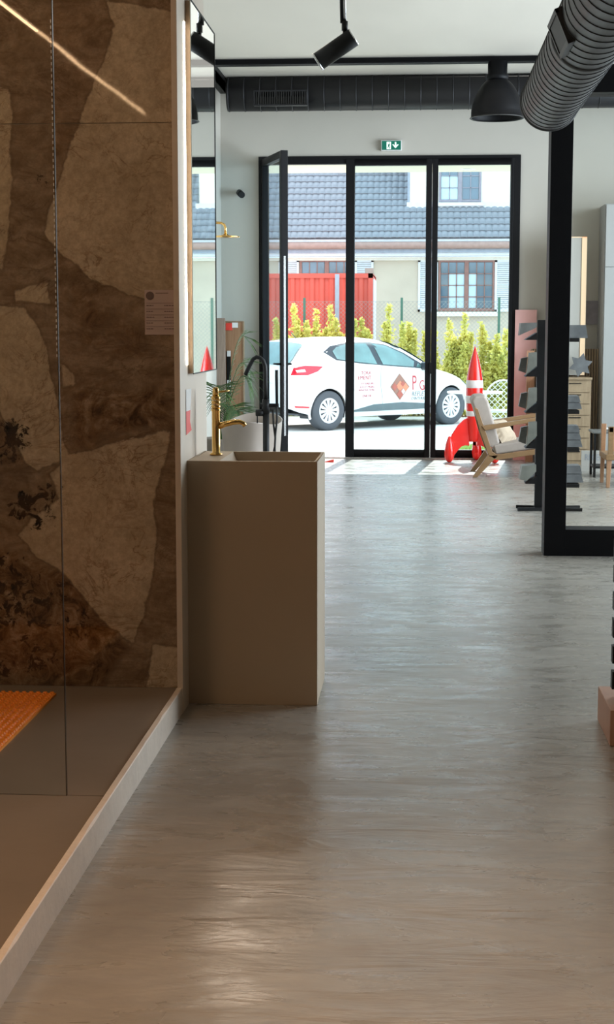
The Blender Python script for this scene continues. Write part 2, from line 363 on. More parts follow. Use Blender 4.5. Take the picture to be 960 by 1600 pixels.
# drawn shapes are laid out once, in metres, on the slab plane
def metres(poly): return [((lambda q: (q.x, q.z))(Q(a, b, Y=YM))) for a, b in poly]
PC = [metres(p) for p in poly_cream]; PD = [(metres(p), s_) for p, s_ in poly_dark]; PR = [(metres(p), s_) for p, s_ in poly_rust]
def marble_slab(xa, xb, za, zb, name, parent):
    step = .0085; nx = max(2, int((xb-xa)/step)); nz_ = max(2, int((zb-za)/step))
    vs = []; cols = []
    for j in range(nz_+1):
        for i in range(nx+1):
            x = xa+(xb-xa)*i/nx; z = za+(zb-za)*j/nz_; vs.append(Vector((x, YM, z)))
            if xb < -1.8: cols.append((0, 0, .3, 1)); continue
            u = x + .007*noise.noise(Vector((x*11, z*11, 0))) + .004*noise.noise(Vector((x*44, z*44, 1))); v_ = z + .007*noise.noise(Vector((x*11, z*11, 5))) + .005*noise.noise(Vector((x*34, z*34, 7)))
            d = max(sdf((u, v_), p) for p in PC); dk = 0; ru = 0
            for p, s_ in PD: dk = max(dk, s_*max(0, min(1, .5+sdf((u, v_), p)/.09)))
            for p, s_ in PR: ru = max(ru, s_*max(0, min(1, .5+sdf((u, v_), p)/.15)))
            cols.append((max(0, min(1, .5+d*3)), (.24*min(1, dk*4)+.52*dk), ru, 1))
    fs = [(j*(nx+1)+i, j*(nx+1)+i+1, (j+1)*(nx+1)+i+1, (j+1)*(nx+1)+i) for j in range(nz_) for i in range(nx)]
    me = bpy.data.meshes.new(name); me.from_pydata([v-ORG[parent.name] for v in vs], [], fs); me.materials.append(M['marble'])
    ca = me.color_attributes.new('mask', 'FLOAT_COLOR', 'POINT'); ca.data.foreach_set('color', [c for q in cols for c in q])
    o = bpy.data.objects.new(name, me); C.objects.link(o); o.parent = parent
    sd = o.modifiers.new('thick', 'SOLIDIFY'); sd.thickness = .012; sd.offset = -1 if False else 1
    for p in me.polygons: p.use_smooth = False
    return o
mw = MB().box((-4.4, YM-.0095, 0), (x1, YM+.02, CZ)); mwo = struct(mw, 'wall_marble', 'grout', origin=Vector((-1.3, YM, 0)))
marble_slab(-1.62, x1, .09, zj-.0015, 'marble_slab', mwo); marble_slab(-1.62, x1, zj+.0015, min(CZ, 3.3), 'marble_slab', mwo)
for (xa, za, zb) in ((-3.0, .09, zj-.0015), (-3.0, zj+.0015, 3.3)):
    me = MB().box((xa, YM-.011, za), (-1.623, YM+.011, zb)); link_mesh(me, 'marble_slab', 'marble', mwo)

# ---- partition strip wall with the mirror
YP = YM-.02; XP = Q(282.5, 700, Y=YP).x; YE = Q(323, 640, x=XP).y
struct(MB().box((x1, YP+.005, 0), (XP, YE, CZ)), 'wall_partition', 'partition')
struct(MB().box((x1-.004, YP-.008, .0), (XP+.001, YP+.006, CZ)), 'trim_1', 'curb')

# ---- shower platform
zt = .093; XC0 = Q(0, 1484, z=zt).x; XC1 = Q(0, 1577, z=0).x
pl = thing('shower_platform', 'low raised shower platform with brown floor tiles and chipped white edge', 'platform', (-1.5, 4.0, 0))
link_mesh(MB().box((-3.6, YB+1, 0), (XC0, YM-.012, zt-.014)), 'platform_base', 'grout', pl)
yj = Q(107, 1240.5, z=zt).y
for xa, xb in ((-3.3, -2.08), (-2.077, XC0-.001)):
    for ya, yb in ((YB+1, .6), (.603, 2.4), (2.403, yj-.002), (yj+.002, YM-.012)):
        link_mesh(MB().box((xa, ya, zt-.014), (xb, yb, zt-.004)), 'floor_tile', 'tray', pl)
# edge strip with chips
cb = MB(); rnd = random.Random(3); n = 90; y0, y1_ = YB+1, YP
rows = []
for i in range(n+1):
    y = y0+(y1_-y0)*i/n; ch = 0 if rnd.random() > .07 else rnd.uniform(.001, .004)
    rows.append([(XC0, y, 0), (XC0, y, zt), (XC1-.002-ch, y, zt), (XC1, y, zt-.003-ch), (XC1, y, 0.0)])
cb.add([p for r_ in rows for p in r_], [(i*5+k, i*5+k+1, (i+1)*5+k+1, (i+1)*5+k) for i in range(n) for k in range(4)]); cb.add([rows[0][k] for k in range(5)], [(0,1,2,3,4)]); cb.add([rows[-1][k] for k in range(5)], [(4,3,2,1,0)])
tag(link_mesh(cb, 'edge_strip', 'curb', pl), 'white edge strip')

# orange mat
p0 = Q(88, 1080, z=zt+.01); xm = p0.x; ym = p0.y
om = thing('shower_mat', 'bright orange rubber shower mat with rows of nubs on brown tiles', 'mat', (xm-.3, ym-.45, zt-.004))
link_mesh(MB().box((xm-.62, ym-.95, zt-.004), (xm, ym, zt+.004)), 'mat_sheet', 'orange', om)
nb = MB()
for i in range(25):
    for j in range(38):
        x = xm-.012-i*.025; y = ym-.012-j*.025; r_ = .010
        nb.add([(x+r_*math.cos(a*PI/3), y+r_*math.sin(a*PI/3), zt+.004) for a in range(6)]+[(x+r_*.6*math.cos(a*PI/3), y+r_*.6*math.sin(a*PI/3), zt+.011) for a in range(6)], [(a, (a+1)%6, 6+(a+1)%6, 6+a) for a in range(6)]+[(6,7,8,9,10,11)])
tag(link_mesh(nb, 'nubs', 'orange', om), kind='stuff')

# shower glass screen
gx = Q(107, 1238, z=zt).x
gs = thing('shower_screen', 'frameless clear glass shower screen standing on brown shower floor', 'glass screen', (gx-.5, yj, zt-.004))
link_mesh(MB().box((-2.4, yj-.005, zt-.004), (gx-.0022, yj+.005, 3.3)), 'glass_pane', 'glass_clear', gs)
link_mesh(MB().box((gx-.0022, yj-.005, zt-.004), (gx, yj+.005, 3.3)), 'polished_edge', 'glass_edge', gs)
# white blocks drawn as the LED dots reflected down the upper screen edge
dz = MB(); z = Q(95, 558, Y=yj).z
while z < Q(84, 28, Y=yj).z: dz.box((gx-.0050, yj-.0070, z), (gx-.0028, yj-.0048, z+.008)); z += .0155
tag(link_mesh(dz, 'led_reflection_dots', 'white_ceramic', gs), 'white dots standing for reflected LEDs', kind='stuff')

# LED line under the shower ceiling (seen only as its reflection in the marble)
ll = thing('linear_light', 'warm LED line light over the shower, reflected in marble', 'light', (-1.62, 3.6, 2.62))
link_mesh(MB().box((-1.640, 1.55, 2.622), (-1.600, 5.2, 2.66)), 'profile', 'silver', ll)
link_mesh(MB().box((-1.626, 1.56, 2.618), (-1.614, 5.19, 2.622)), 'diffuser', 'warm_line', ll)
for y in (1.8, 4.9): link_mesh(MB().tube([(-1.62, y, 2.66), (-1.62, y, CZ)], .002, 6), 'suspension_wire', 'silver', ll)

# paper label on marble
a, b = Q(226, 453, Y=YM-.013), Q(276, 523, Y=YM-.013)
lp = thing('tile_info_card', 'pale printed information card with round logo on brown marble', 'card', ((a.x+b.x)/2, YM-.013, b.z))
link_mesh(MB().box((a.x, YM-.0135, b.z), (b.x, YM-.012, a.z)), 'card_sheet', 'paper', lp)
W_, H_ = b.x-a.x, a.z-b.z
ln = MB(); rnd = random.Random(2)
for row in range(5):
    z = a.z-H_*(.30+.13*row)
    ln.box((a.x+W_*.04, YM-.0142, z), (b.x-W_*.05, YM-.0136, z+.0011))
    for x0_, x1_ in ((.05, .30), (.62, .96)):
        x = a.x+W_*x0_
        while x < a.x+W_*(x1_-.03):
            l = rnd.uniform(.004, .009); ln.box((x, YM-.0142, z-.009), (x+l, YM-.0136, z-.006)); x += l+.0018
ln.box((a.x+W_*.35, YM-.0142, a.z-H_*.08), (a.x+W_*.75, YM-.0136, a.z-H_*.065))
link_mesh(ln, 'printed_lines', 'ink', lp)
cc = (a.x+W_*.17, YM-.0139, a.z-H_*.13)
link_mesh(MB().prism([(cc[0]+.0145*math.cos(k*PI/14), cc[1], cc[2]+.0145*math.sin(k*PI/14)) for k in range(28)], (0, -.0005, 0)), 'round_logo', 'ink', lp)

# ---- backlit mirror
XMf = -.815
ml, mr = Q(303, 583, x=XMf), Q(338, 300, x=XMf); ya, yb = ml.y, Q(338, 500, x=XMf).y; zb_, zt_ = Q(303, 583, x=XMf).z, Q(304, 9, x=XMf).z
mi = thing('backlit_mirror', 'tall narrow wall mirror with glowing backlight strip above the basin', 'mirror', (XP+.02, (ya+yb)/2, zb_))
link_mesh(MB().box((XMf-.003, ya, zb_), (XMf, yb, zt_)), 'mirror_glass', 'mirror', mi)
link_mesh(MB().box((XP+.0006, ya, zb_), (XMf-.003, yb, zt_)), 'mirror_back', 'mirror_side', mi)
fr = MB().box((XP+.0006, yb, zb_-.002), (XMf+.002, yb+.006, zt_+.002)).box((XMf-.004, ya, zt_), (XMf+.002, yb, zt_+.004)).box((XMf-.004, ya, zb_-.004), (XMf+.002, yb, zb_))
link_mesh(fr, 'edge_frame', 'matte_black', mi)
link_mesh(MB().box((XP+.0005, ya-.042, zb_+.03), (XP+.0035, ya-.030, zt_-.08)), 'light_strip', 'led', mi)

# ---- sticker on partition
a, b = Q(290, 609, x=XP), Q(299, 676, x=XP)
st = thing('sticker', 'narrow white and red sticker on pale partition above the basin', 'sticker', (XP+.001, a.y, b.z))
zm = a.z-(a.z-b.z)*.48
link_mesh(MB().prism([(XP+.001, a.y, zm), (XP+.001, b.y-.03, zm), (XP+.001, b.y-.01, zm+.03), (XP+.001, b.y, a.z), (XP+.001, a.y, a.z)], (.001, 0, 0)), 'sticker_top', 'white_ceramic', st)
link_mesh(MB().prism([(XP+.001, a.y, b.z), (XP+.001, b.y, b.z+.01), (XP+.001, b.y-.04, zm-.04), (XP+.001, b.y-.03, zm), (XP+.001, a.y, zm)], (.001, 0, 0)), 'sticker_bottom', 'plastic_red', st)

# ---- basin
fl, frr = Q(294.4, 1099, z=0), Q(496.2, 1099, z=0)
yF = fl.y; zT = Q(400, 720.7, Y=yF).z; xl, xr = Q(292.3, 900, Y=yF).x, frr.x; yK = Q(507, 706, z=zT).y
xr = (Q(497, 720.7, Y=yF).x + frr.x)/2
bs = thing('pedestal_basin', 'tall freestanding beige block washbasin beside the pale partition', 'washbasin', ((xl+xr)/2, (yF+yK)/2, 0))
tl = .012; bx0, bx1 = Q(355, 712, z=zT).x, xr-tl; by0, by1 = yF+tl, yK-tl
body = MB().box((xl, yF, 0), (xr, yF+.012, zT)).box((xr-.012, yF+.012, 0), (xr, yK, zT)).box((xl, yF+.012, 0), (xl+.012, yK, zT)).box((xl+.012, yK-.012, 0), (xr-.012, yK, zT))
link_mesh(body, 'body', 'sink', bs, bevel=.0012)
# deck and bowl
bw = MB(); d = .10
bw.box((xl+.012, yF+.012, zT-.012), (bx0, yK-.012, zT-.0005))
P_ = [(bx0, by0, zT-.001), (bx1, by0, zT-.001), (bx1, by1, zT-.001), (bx0, by1, zT-.001)]; q_ = [(bx0+.05, by0+.01, zT-d), (bx1-.01, by0+.01, zT-d), (bx1-.01, by1-.01, zT-d), (bx0+.05, by1-.01, zT-d)]
bw.add(P_+q_, [(0,1,5,4),(1,2,6,5),(2,3,7,6),(3,0,4,7),(4,5,6,7)])
link_mesh(bw, 'bowl', 'sink', bs)
link_mesh(MB().lathe([(.0, .004), (.02, .004), (.022, 0)], ((bx0+bx1)/2+.02, (by0+by1)/2, zT-d), 20), 'drain', 'gold', bs)

# ---- gold faucet
fb = Q(338, 711, z=zT)
ft = thing('basin_faucet', 'tall polished gold basin faucet with downward spout on the basin deck', 'faucet', (fb.x, fb.y, zT))
fx, fy = fb.x, fb.y; s1 = fb.y/F
def fz(y): return zT + (711-y)*s1
link_mesh(MB().lathe([(0, 0), (.024, 0), (.024, .006), (.0155, .010), (.0155, .165), (.018, .168), (.018, .175), (.0, .176)], (fx, fy, zT), 28), 'column', 'gold', ft)
hd = MB()
for k in range(3): hd.lathe([(0, .176+k*.016), (.016, .176+k*.016), (.0175, .184+k*.016), (.016, .190+k*.016), (0, .191+k*.016)], (fx, fy, zT), 24)
hd.lathe([(0, .222), (.012, .222), (.012, .250), (.008, .256), (0, .257)], (fx, fy, zT), 24)
link_mesh(hd, 'handle', 'gold', ft)
link_mesh(MB().tube([(fx+.005, fy, zT+.238), (fx+.05, fy+.02, zT+.243)], .0035, 10), 'lever', 'gold', ft)
pts = [(fx+.010, fy+.0, fz(666)), (fx+.035, fy, fz(662)), (fx+.065, fy, fz(659)), (fx+.09, fy, fz(658.5)), (fx+.104, fy, fz(661)), (fx+.111, fy, fz(665))]
link_mesh(MB().tube(pts, [.012, .0115, .011, .0095, .009, .0085], 16), 'spout', 'gold', ft)

# ------------------------------------------------------------------ ceiling fixtures
yb_ = 14.7
zb1 = Q(600, 100, Y=yb_).z
XBE = 4.4
bmx = MB().box((XL, yb_, zb1), (XBE, yb_+.012, CZ)).box((XL, yb_-.05, zb1-.0), (XBE, yb_+.06, zb1+.012))
tag(link_mesh(bmx, 'steel_beam', 'black_steel'), 'black steel I-beam crossing the ceiling in front of the back duct', 'beam', kind='structure')
bl = MB().box((XL, 6.5, zb1), (XL+.14, YW, zb1+.012)).box((XL+.06, 6.5, zb1), (XL+.14, YW, CZ))
tag(link_mesh(bl, 'steel_beam', 'black_steel'), 'black steel beam running along the left wall under the ceiling', 'beam', kind='structure')
# back duct
yd = 15.75; zc = Q(600, 145, Y=yd).z; rd = (Q(600, 118, Y=yd).z-Q(600, 172, Y=yd).z)/2; xd = Q(356, 145, Y=yd).x
bd = thing('air_duct', 'black round air duct running along the top of the back wall', 'air duct', (1.2, yd, zc-rd))
link_mesh(MB().lathe([(0, xd), (rd, xd), (rd, 4.5), (0, 4.5)], (0, yd, zc), 48, 'X'), 'pipe', 'duct_back', bd)
sm_ = MB(); x = xd+.01
while x < 4.4: sm_.lathe([(rd, x), (rd+.005, x+.004), (rd+.005, x+.010), (rd, x+.014)], (0, yd, zc), 40, 'X'); x += .16
tag(link_mesh(sm_, 'seams', 'duct_back', bd), kind='stuff')
a, b = Q(399, 143, Y=yd-rd), Q(478, 163, Y=yd-rd); gr = MB(); g2 = MB()
yg = yd-rd-.012
gr.box((a.x-.015, yg, b.z-.01), (b.x+.015, yd-rd*.6, b.z+.004)).box((a.x-.015, yg, a.z-.004), (b.x+.015, yd-rd*.6, a.z+.01)).box((a.x-.015, yg, b.z), (a.x, yd-rd*.6, a.z)).box((b.x, yg, b.z), (b.x+.015, yd-rd*.6, a.z))
go = link_mesh(gr, 'grille_frame', 'duct_back', bd)
link_mesh(MB().box((a.x, yg+.02, b.z), (b.x, yg+.024, a.z)), 'grille_back', 'seam', go)
for i in range(22):
    x = a.x+(b.x-a.x)*(i+.5)/22; link_mesh(MB().box((x-.003, yg+.003, b.z), (x+.003, yg+.016, a.z)), 'grille_blade', 'duct', go)
for x in (.55-1.0, 2.8):
    for dx in (0, .045): link_mesh(MB().tube([(x+dx, yd, zc+rd*.9), (x+dx, yd, CZ)], .003, 6), 'hanger_wire', 'silver', bd)
# spiral duct at right
ye = 9.05; ce = Q(859.5, 158, Y=ye); re_ = .163; xs_, zs_ = ce.x, ce.z
sd_ = thing('air_duct', 'large dark spiral-seamed air duct hanging lengthwise at the upper right', 'air duct', (xs_, 6, zs_-re_))
link_mesh(MB().lathe([(re_-.01, ye+.0), (re_, ye-.005), (re_, 2.4)], (xs_, 0, zs_), 64, 'Y'), 'pipe', 'duct', sd_)
link_mesh(MB().lathe([(re_-.01, ye+.0), (re_-.01, ye-.3), (0, ye-.3)], (xs_, 0, zs_), 48, 'Y'), 'inner_baffle', 'seam', sd_)
y = ye-.05; k = 0
lw = []; sp_ = MB()
pts = []; turns = 50; n_ = 40; pitch = .13
for i in range(turns*n_):
    t_ = i/n_; pts.append((xs_+(re_+.001)*math.cos(2*PI*t_), ye-.02-pitch*t_, zs_+(re_+.001)*math.sin(2*PI*t_)))
sp_.tube(pts, .0028, 6); tag(link_mesh(sp_, 'spiral_seam', 'seam', sd_), 'spiral seam')
link_mesh(MB().lathe([(re_, ye), (re_+.008, ye-.004), (re_+.008, ye-.016), (re_, ye-.02)], (xs_, 0, zs_), 64, 'Y'), 'end_collar', 'duct', sd_)
link_mesh(MB().lathe([(re_, 7.05), (re_+.006, 7.045), (re_+.006, 6.98), (re_, 6.975)], (xs_, 0, zs_), 64, 'Y'), 'joint_collar', 'duct', sd_)
# outlet on its lower left
ang = math.radians(203); nrm = Vector((math.cos(ang), 0, math.sin(ang))); tg = Vector((-math.sin(ang), 0, math.cos(ang)))
yo = Q(872, 92, x=xs_-re_).y
R_ = Matrix((( nrm.x, 0, tg.x), (nrm.y, 1, tg.y), (nrm.z, 0, tg.z)))
cpt = Vector((xs_, yo, zs_))+nrm*(re_+.002)
of = MB()
for sy in (-1, 1): of.obox(cpt+Vector((0, sy*.17, 0)), (.03, .02, .15), R_)
for sz in (-1, 1): of.obox(cpt+tg*sz*.066, (.03, .36, .018), R_)
oo = link_mesh(of, 'outlet_frame', 'duct', sd_)
link_mesh(MB().obox(cpt+nrm*.004, (.012, .32, .115), R_), 'outlet_blade', 'seam', oo)
for x_, y_ in ((xs_, 8.3), (xs_, 5.6)): link_mesh(MB().tube([(x_, y_, zs_+re_), (x_, y_, CZ)], .004, 6), 'hanger_rod', 'silver', sd_)
# pendant
yp = yb_+.0; pc = Q(777, 185, Y=yp); sp = yp/F; Rr = 41*sp
pn = thing('pendant_lamp', 'black bell-shaped industrial pendant lamp hanging from the cross beam', 'pendant lamp', (pc.x, yp, pc.z))
def pz(y): return (185-y)*sp
link_mesh(MB().lathe([(Rr*.94, .004), (Rr, .0), (Rr, .006), (Rr*.96, .012), (Rr*.955, pz(174)), (Rr*.915, pz(165)), (Rr*.85, pz(157)), (Rr*.77, pz(149)), (Rr*.68, pz(142)), (Rr*.58, pz(136)), (Rr*.46, pz(131)), (Rr*.37, pz(128.5)), (Rr*.35, pz(127))], (pc.x, yp, pc.z), 48), 'lamp_shade', 'black_steel', pn)
link_mesh(MB().lathe([(Rr*.35, pz(128)), (Rr*.40, pz(126)), (Rr*.40, pz(121)), (Rr*.36, pz(120)), (Rr*.36, pz(101)), (0, pz(101))], (pc.x, yp, pc.z), 32), 'lamp_cap', 'black_steel', pn)
link_mesh(MB().lathe([(Rr*.97, .001), (Rr*.985, -.003), (Rr*1.01, .001), (Rr*1.0, .006)], (pc.x, yp, pc.z), 48), 'rim', 'duct', pn)
link_mesh(MB().lathe([(0, .05), (.05, .06), (.06, .12), (.03, .2), (0, .2)], (pc.x, yp, pc.z), 20), 'bulb', 'white_ceramic', pn)
# track spot
ys = 8.6; e0 = Q(498, 96, Y=ys); e1 = Q(553, 58, Y=ys-.02)
ts = thing('track_spotlight', 'black cylindrical ceiling spotlight with silver ring, tilted down left', 'spotlight', tuple((e0+e1)/2))
dirv = (e0-e1).normalized(); rs_ = .050
link_mesh(MB().tube([e1, e1+dirv*.004, e0], [rs_*.93, rs_, rs_], 32), 'lamp_body', 'matte_black', ts)
link_mesh(MB().tube([e0-dirv*.002, e0+dirv*.008], rs_*1.04, 32), 'ring', 'silver', ts)
link_mesh(MB().tube([e1+dirv*.0-dirv*.004, e1+dirv*.004], rs_*.97, 32), 'back_ring', 'silver', ts)
mdp = (e0+e1)/2 - dirv*.055; hk = Q(539, 48, Y=ys)
link_mesh(MB().tube([mdp, hk], .011, 12), 'yoke', 'matte_black', ts)
link_mesh(MB().tube([hk, hk+Vector((0, 0, .05))], .017, 14), 'joint', 'matte_black', ts)
link_mesh(MB().tube([hk+Vector((0, 0, .04)), (hk.x-.02, ys, CZ)], .009, 12), 'rod', 'silver', ts)
link_mesh(MB().tube([hk+Vector((-.015, 0, .04)), (hk.x-.036, ys, CZ)], .010, 12), 'cable_sleeve', 'matte_black', ts)
# wall spot
cp = Q(377, 303, Y=YW-.06)
cm_ = thing('wall_camera', 'small dark cylindrical camera on white wall left of the glass doors', 'camera', (cp.x, YW, cp.z))
link_mesh(MB().tube([(cp.x-.02, YW, cp.z+.02), (cp.x-.01, YW-.06, cp.z+.01)], .018, 12), 'bracket', 'matte_black', cm_)
link_mesh(MB().tube([(cp.x-.02, YW-.05, cp.z+.015), (cp.x+.02, YW-.17, cp.z-.02)], .034, 20), 'housing', 'matte_black', cm_)
# exit sign
a, b = Q(596, 219.5, Y=YW-.03), Q(628, 235.5, Y=YW-.03)
ex = thing('exit_sign', 'small green emergency exit sign with running figure and down arrow', 'sign', ((a.x+b.x)/2, YW-.02, b.z))
link_mesh(MB().box((a.x, YW-.05, b.z), (b.x, YW, a.z)), 'sign_case', 'white_ceramic', ex, bevel=.004)
ye_ = YW-.052
link_mesh(MB().box((a.x+.008, ye_, b.z+.007), (b.x-.008, ye_+.004, a.z-.007)), 'sign_panel', 'green_sign', ex)
W_, H_ = b.x-a.x, a.z-b.z
def sg(u, v): return (a.x+W_*u, ye_-.001, b.z+H_*v)
link_mesh(MB().prism([sg(.27, .14), sg(.48, .14), sg(.48, .84), sg(.27, .84)], (0, -.001, 0)), 'doorway_symbol', 'green_glow', ex)
rm = MB(); 
def seg(p, q, w2=.018):
    p, q = Vector((p[0], 0, p[1])), Vector((q[0], 0, q[1])); d_ = (q-p).normalized(); n__ = Vector((-d_.z, 0, d_.x))*w2
    pp = [p+n__*1, q+n__, q-n__, p-n__]; rm.prism([(a.x+W_*v.x, ye_-.003, b.z+H_*v.z*1) for v in pp], (0, -.001, 0))
seg((.39, .62), (.37, .42), .03); seg((.37, .42), (.42, .30)); seg((.42, .30), (.40, .18)); seg((.37, .42), (.33, .30)); seg((.33, .30), (.29, .28)); seg((.39, .60), (.45, .50)); seg((.39, .60), (.33, .52))
rm.prism([(a.x+W_*(.405+.022*math.cos(k*PI/6)), ye_-.003, b.z+H_*(.72+.06*math.sin(k*PI/6))) for k in range(12)], (0, -.001, 0))
link_mesh(rm, 'running_figure', 'green_sign', ex)
link_mesh(MB().prism([sg(.70, .22), sg(.86, .58), sg(.80, .60), sg(.735, .47), sg(.735, .82), sg(.665, .82), sg(.665, .47), sg(.60, .60), sg(.54, .58)], (0, -.001, 0)), 'arrow_symbol', 'green_glow', ex)

# ------------------------------------------------------------------ glass doors
dz_ = thing('door_1', None, None, ((dl+dr)/2, YW, 0)); dz_['kind'] = 'structure'
def X(px): return Q(px, 480, Y=YW).x
def Zd(py): return Q(600, py, Y=YW).z
ztp = dt
y0d, y1d = YW-.02, YW+.08
fr_ = MB().box((dl, y0d, 0), (X(413.5), y1d, ztp)).box((X(796.5), y0d, 0), (dr, y1d, ztp)).box((X(413.5), y0d, Zd(256)), (X(796.5), y1d, ztp))
link_mesh(fr_, 'outer_frame', 'black_frame', dz_)
def leaf(x0, x1, wl, wr, name='door_leaf', y=YW, mb_=None):
    zb0, zt0 = Zd(714), Zd(249)
    m = MB().box((x0, y-.035, zb0), (x0+wl, y+.035, zt0)).box((x1-wr, y-.035, zb0), (x1, y+.035, zt0)).box((x0+wl, y-.035, zb0), (x1-wr, y+.035, Zd(702))).box((x0+wl, y-.035, Zd(259)), (x1-wr, y+.035, zt0))
    o = link_mesh(m, name, 'black_frame', dz_, bevel=.003); link_mesh(MB().box((x0+wl-.01, y-.006, Zd(703)), (x1-wr+.01, y+.006, Zd(258))), 'glass_pane', 'glass', o); return o
pw = X(553)-X(541)
l1 = leaf(X(540.5), X(674), X(554)-X(540.5), X(674)-X(665)); l2 = leaf(X(674.3), X(800), X(683)-X(674.3), X(800)-X(795.5))
a = Q(674, 575, Y=YW-.05); link_mesh(MB().box((a.x-.02, YW-.05, a.z-.06), (a.x+.015, YW-.03, a.z+.06)), 'lock_plate', 'matte_black', l1)
link_mesh(MB().box((dl, YW-.03, 0), (dr, YW+.09, .015)), 'threshold', 'silver', dz_)
# open leaf
hx = X(414); tipd = Q(445, 400, Y=15.50); 
tp = Vector((tipd.x, 15.50, 0)); hp = Vector((hx, YW-.02, 0)); dv = (tp-hp); Ln = dv.length; dv.normalize(); nv = Vector((-dv.y, dv.x, 0))
Rl = Matrix(((dv.x, nv.x, 0), (dv.y, nv.y, 0), (0, 0, 1)))
def ob(m, x0, x1, z0, z1, t=.07, off=0): c = hp+dv*((x0+x1)/2)+nv*off; m.obox((c.x, c.y, (z0+z1)/2), (x1-x0, t, z1-z0), Rl); return m
m = MB(); zb0, zt0 = .01, Zd(249); ob(m, 0, .07, zb0, zt0); ob(m, Ln-.075, Ln, zb0, zt0); ob(m, .07, Ln-.075, zb0, zb0+.09); ob(m, .07, Ln-.075, zt0-.07, zt0)
lo = link_mesh(m, 'door_leaf', 'black_frame', dz_, bevel=.003); lo['label'] = 'door leaf standing open into the room'
link_mesh(ob(MB(), .06, Ln-.065, zb0+.08, zt0-.06, .012), 'glass_pane', 'glass_leaf', lo)
hz = Q(450, 569, Y=15.5).z; e = hp+dv*(Ln-.04)
hm = MB()
for sgn in (1, -1):
    p = e+nv*sgn*.035; q2 = e+nv*sgn*.075; hm.tube([(p.x, p.y, hz), (q2.x, q2.y, hz)], .011, 10); q3 = q2-dv*.12; hm.tube([(q2.x, q2.y, hz), (q3.x, q3.y, hz)], .009, 10)
link_mesh(hm, 'handle', 'matte_black', lo)
p = e+dv*.042; link_mesh(ob(MB(), Ln, Ln+.004, .3, Q(446, 400, Y=15.5).z, .02), 'lock_rail', 'silver', lo)
for py in (270, 352, 435, 525):
    z = Zd(py); link_mesh(MB().tube([(hx-.012, YW-.03, z-.05), (hx-.012, YW-.03, z+.05)], .016, 10), 'hinge', 'black_frame', dz_)

# ------------------------------------------------------------------ black framed glass partition at right
bf = Q(850, 868.5, z=0); yf = bf.y; xa = bf.x; xb = Q(884.5, 826, Y=yf).x; yk = Q(843, 861.5, z=0).y
zr = Q(920, 828, Y=yf).z; ztp2 = Q(940, 100, Y=yf).z; ztb = Q(940, 144, Y=yf).z
gp = tag(thing('trim_2', None, None, ((xa+2.6)/2, (yf+yk)/2, 0)), kind='structure'); XG = 2.7
link_mesh(MB().box((xa, yf, 0), (xb, yk, ztp2)), 'post', 'black_steel', gp, bevel=.002)
link_mesh(MB().box((XG, yf, 0), (XG+xb-xa, yk, ztp2)), 'post', 'black_steel', gp)
link_mesh(MB().box((xb, yf, 0), (XG, yk, zr)), 'bottom_rail', 'black_steel', gp)
link_mesh(MB().box((xb, yf, ztb), (XG, yk, ztp2)), 'top_rail', 'black_steel', gp)
link_mesh(MB().box((xb-.005, (yf+yk)/2-.005, zr), (XG, (yf+yk)/2+.005, ztb)), 'glass_pane', 'glass_clear', gp)

# ------------------------------------------------------------------ bathtub, mixer, plant, boards, shower head
yt = 12.7; tz = Q(380, 660, Y=yt).z
tcx = (Q(342, 680, Y=yt).x + Q(426, 680, Y=yt).x)/2; tw = (Q(426, 680, Y=yt).x-Q(342, 680, Y=yt).x)/2+.02
tcx -= .02
tb = thing('bathtub', 'freestanding beige oval bathtub behind the black floor mixer', 'bathtub', (tcx, yt+.7, 0))
def oval(rx, ry, z, dip=0, n=48):
    out = []
    for k in range(n):
        a = 2*PI*k/n; ca, sa = math.cos(a), math.sin(a); e_ = .75
        out.append((tcx+rx*math.copysign(abs(ca)**e_, ca), yt+.72+ry*math.copysign(abs(sa)**e_, sa), z+dip*(abs(sa)**2)))
    return out
rings = [oval(tw*.80, .62, 0), oval(tw*.86, .66, .10), oval(tw*.95, .70, tz*.6), oval(tw, .74, tz-.05, .045), oval(tw*1.01, .75, tz-.045, .05), oval(tw*.97, .72, tz-.045, .05), oval(tw*.90, .66, tz*.6), oval(tw*.75, .52, .14)]
m = MB(); n = 48; m.add([p for r_ in rings for p in r_], [(i*n+k, i*n+(k+1)%n, (i+1)*n+(k+1)%n, (i+1)*n+k) for i in range(len(rings)-1) for k in range(n)]+[tuple(range(7*n, 8*n))], True)
link_mesh(m, 'tub_shell', 'tub', tb)
link_mesh(MB().lathe([(0, .004), (.03, .003), (.032, 0)], (tcx, yt+.72, .141), 20), 'drain', 'matte_black', tb)
# mixer
ym_ = 12.2; sm = ym_/F*1.0
def mq(px, py, Y=ym_): return Q(px, py, Y=Y)
bx = mq(416, 700).x
mx_ = thing('bath_mixer', 'matte black floor-standing bath mixer with gooseneck spout and hand shower', 'faucet', (bx, ym_, 0))
link_mesh(MB().lathe([(0, .012), (.09, .012), (.09, 0)], (bx, ym_, 0), 28), 'floor_flange', 'matte_black', mx_)
link_mesh(MB().tube([(bx, ym_, .01), (bx, ym_, mq(416, 640).z)], .026, 20), 'lower_column', 'matte_black', mx_)
link_mesh(MB().tube([(bx, ym_, mq(416, 646).z), (bx, ym_, mq(416, 624).z)], .030, 20), 'valve_body', 'matte_black', mx_)
tps = [mq(*p) for p in ((415.5, 626), (415, 600), (415, 580), (414.5, 572), (411.5, 564), (406.5, 559), (401, 558), (396, 561), (392, 568), (387.5, 577), (383.5, 586))]
link_mesh(MB().tube([(p.x, ym_, p.z) for p in tps], .0165, 16), 'spout', 'matte_black', mx_)
a, b = mq(400, 645), mq(412, 645); vk = link_mesh(MB().tube([(a.x, ym_, a.z), (b.x, ym_, b.z)], .027, 20), 'valve_knob', 'matte_black', mx_)
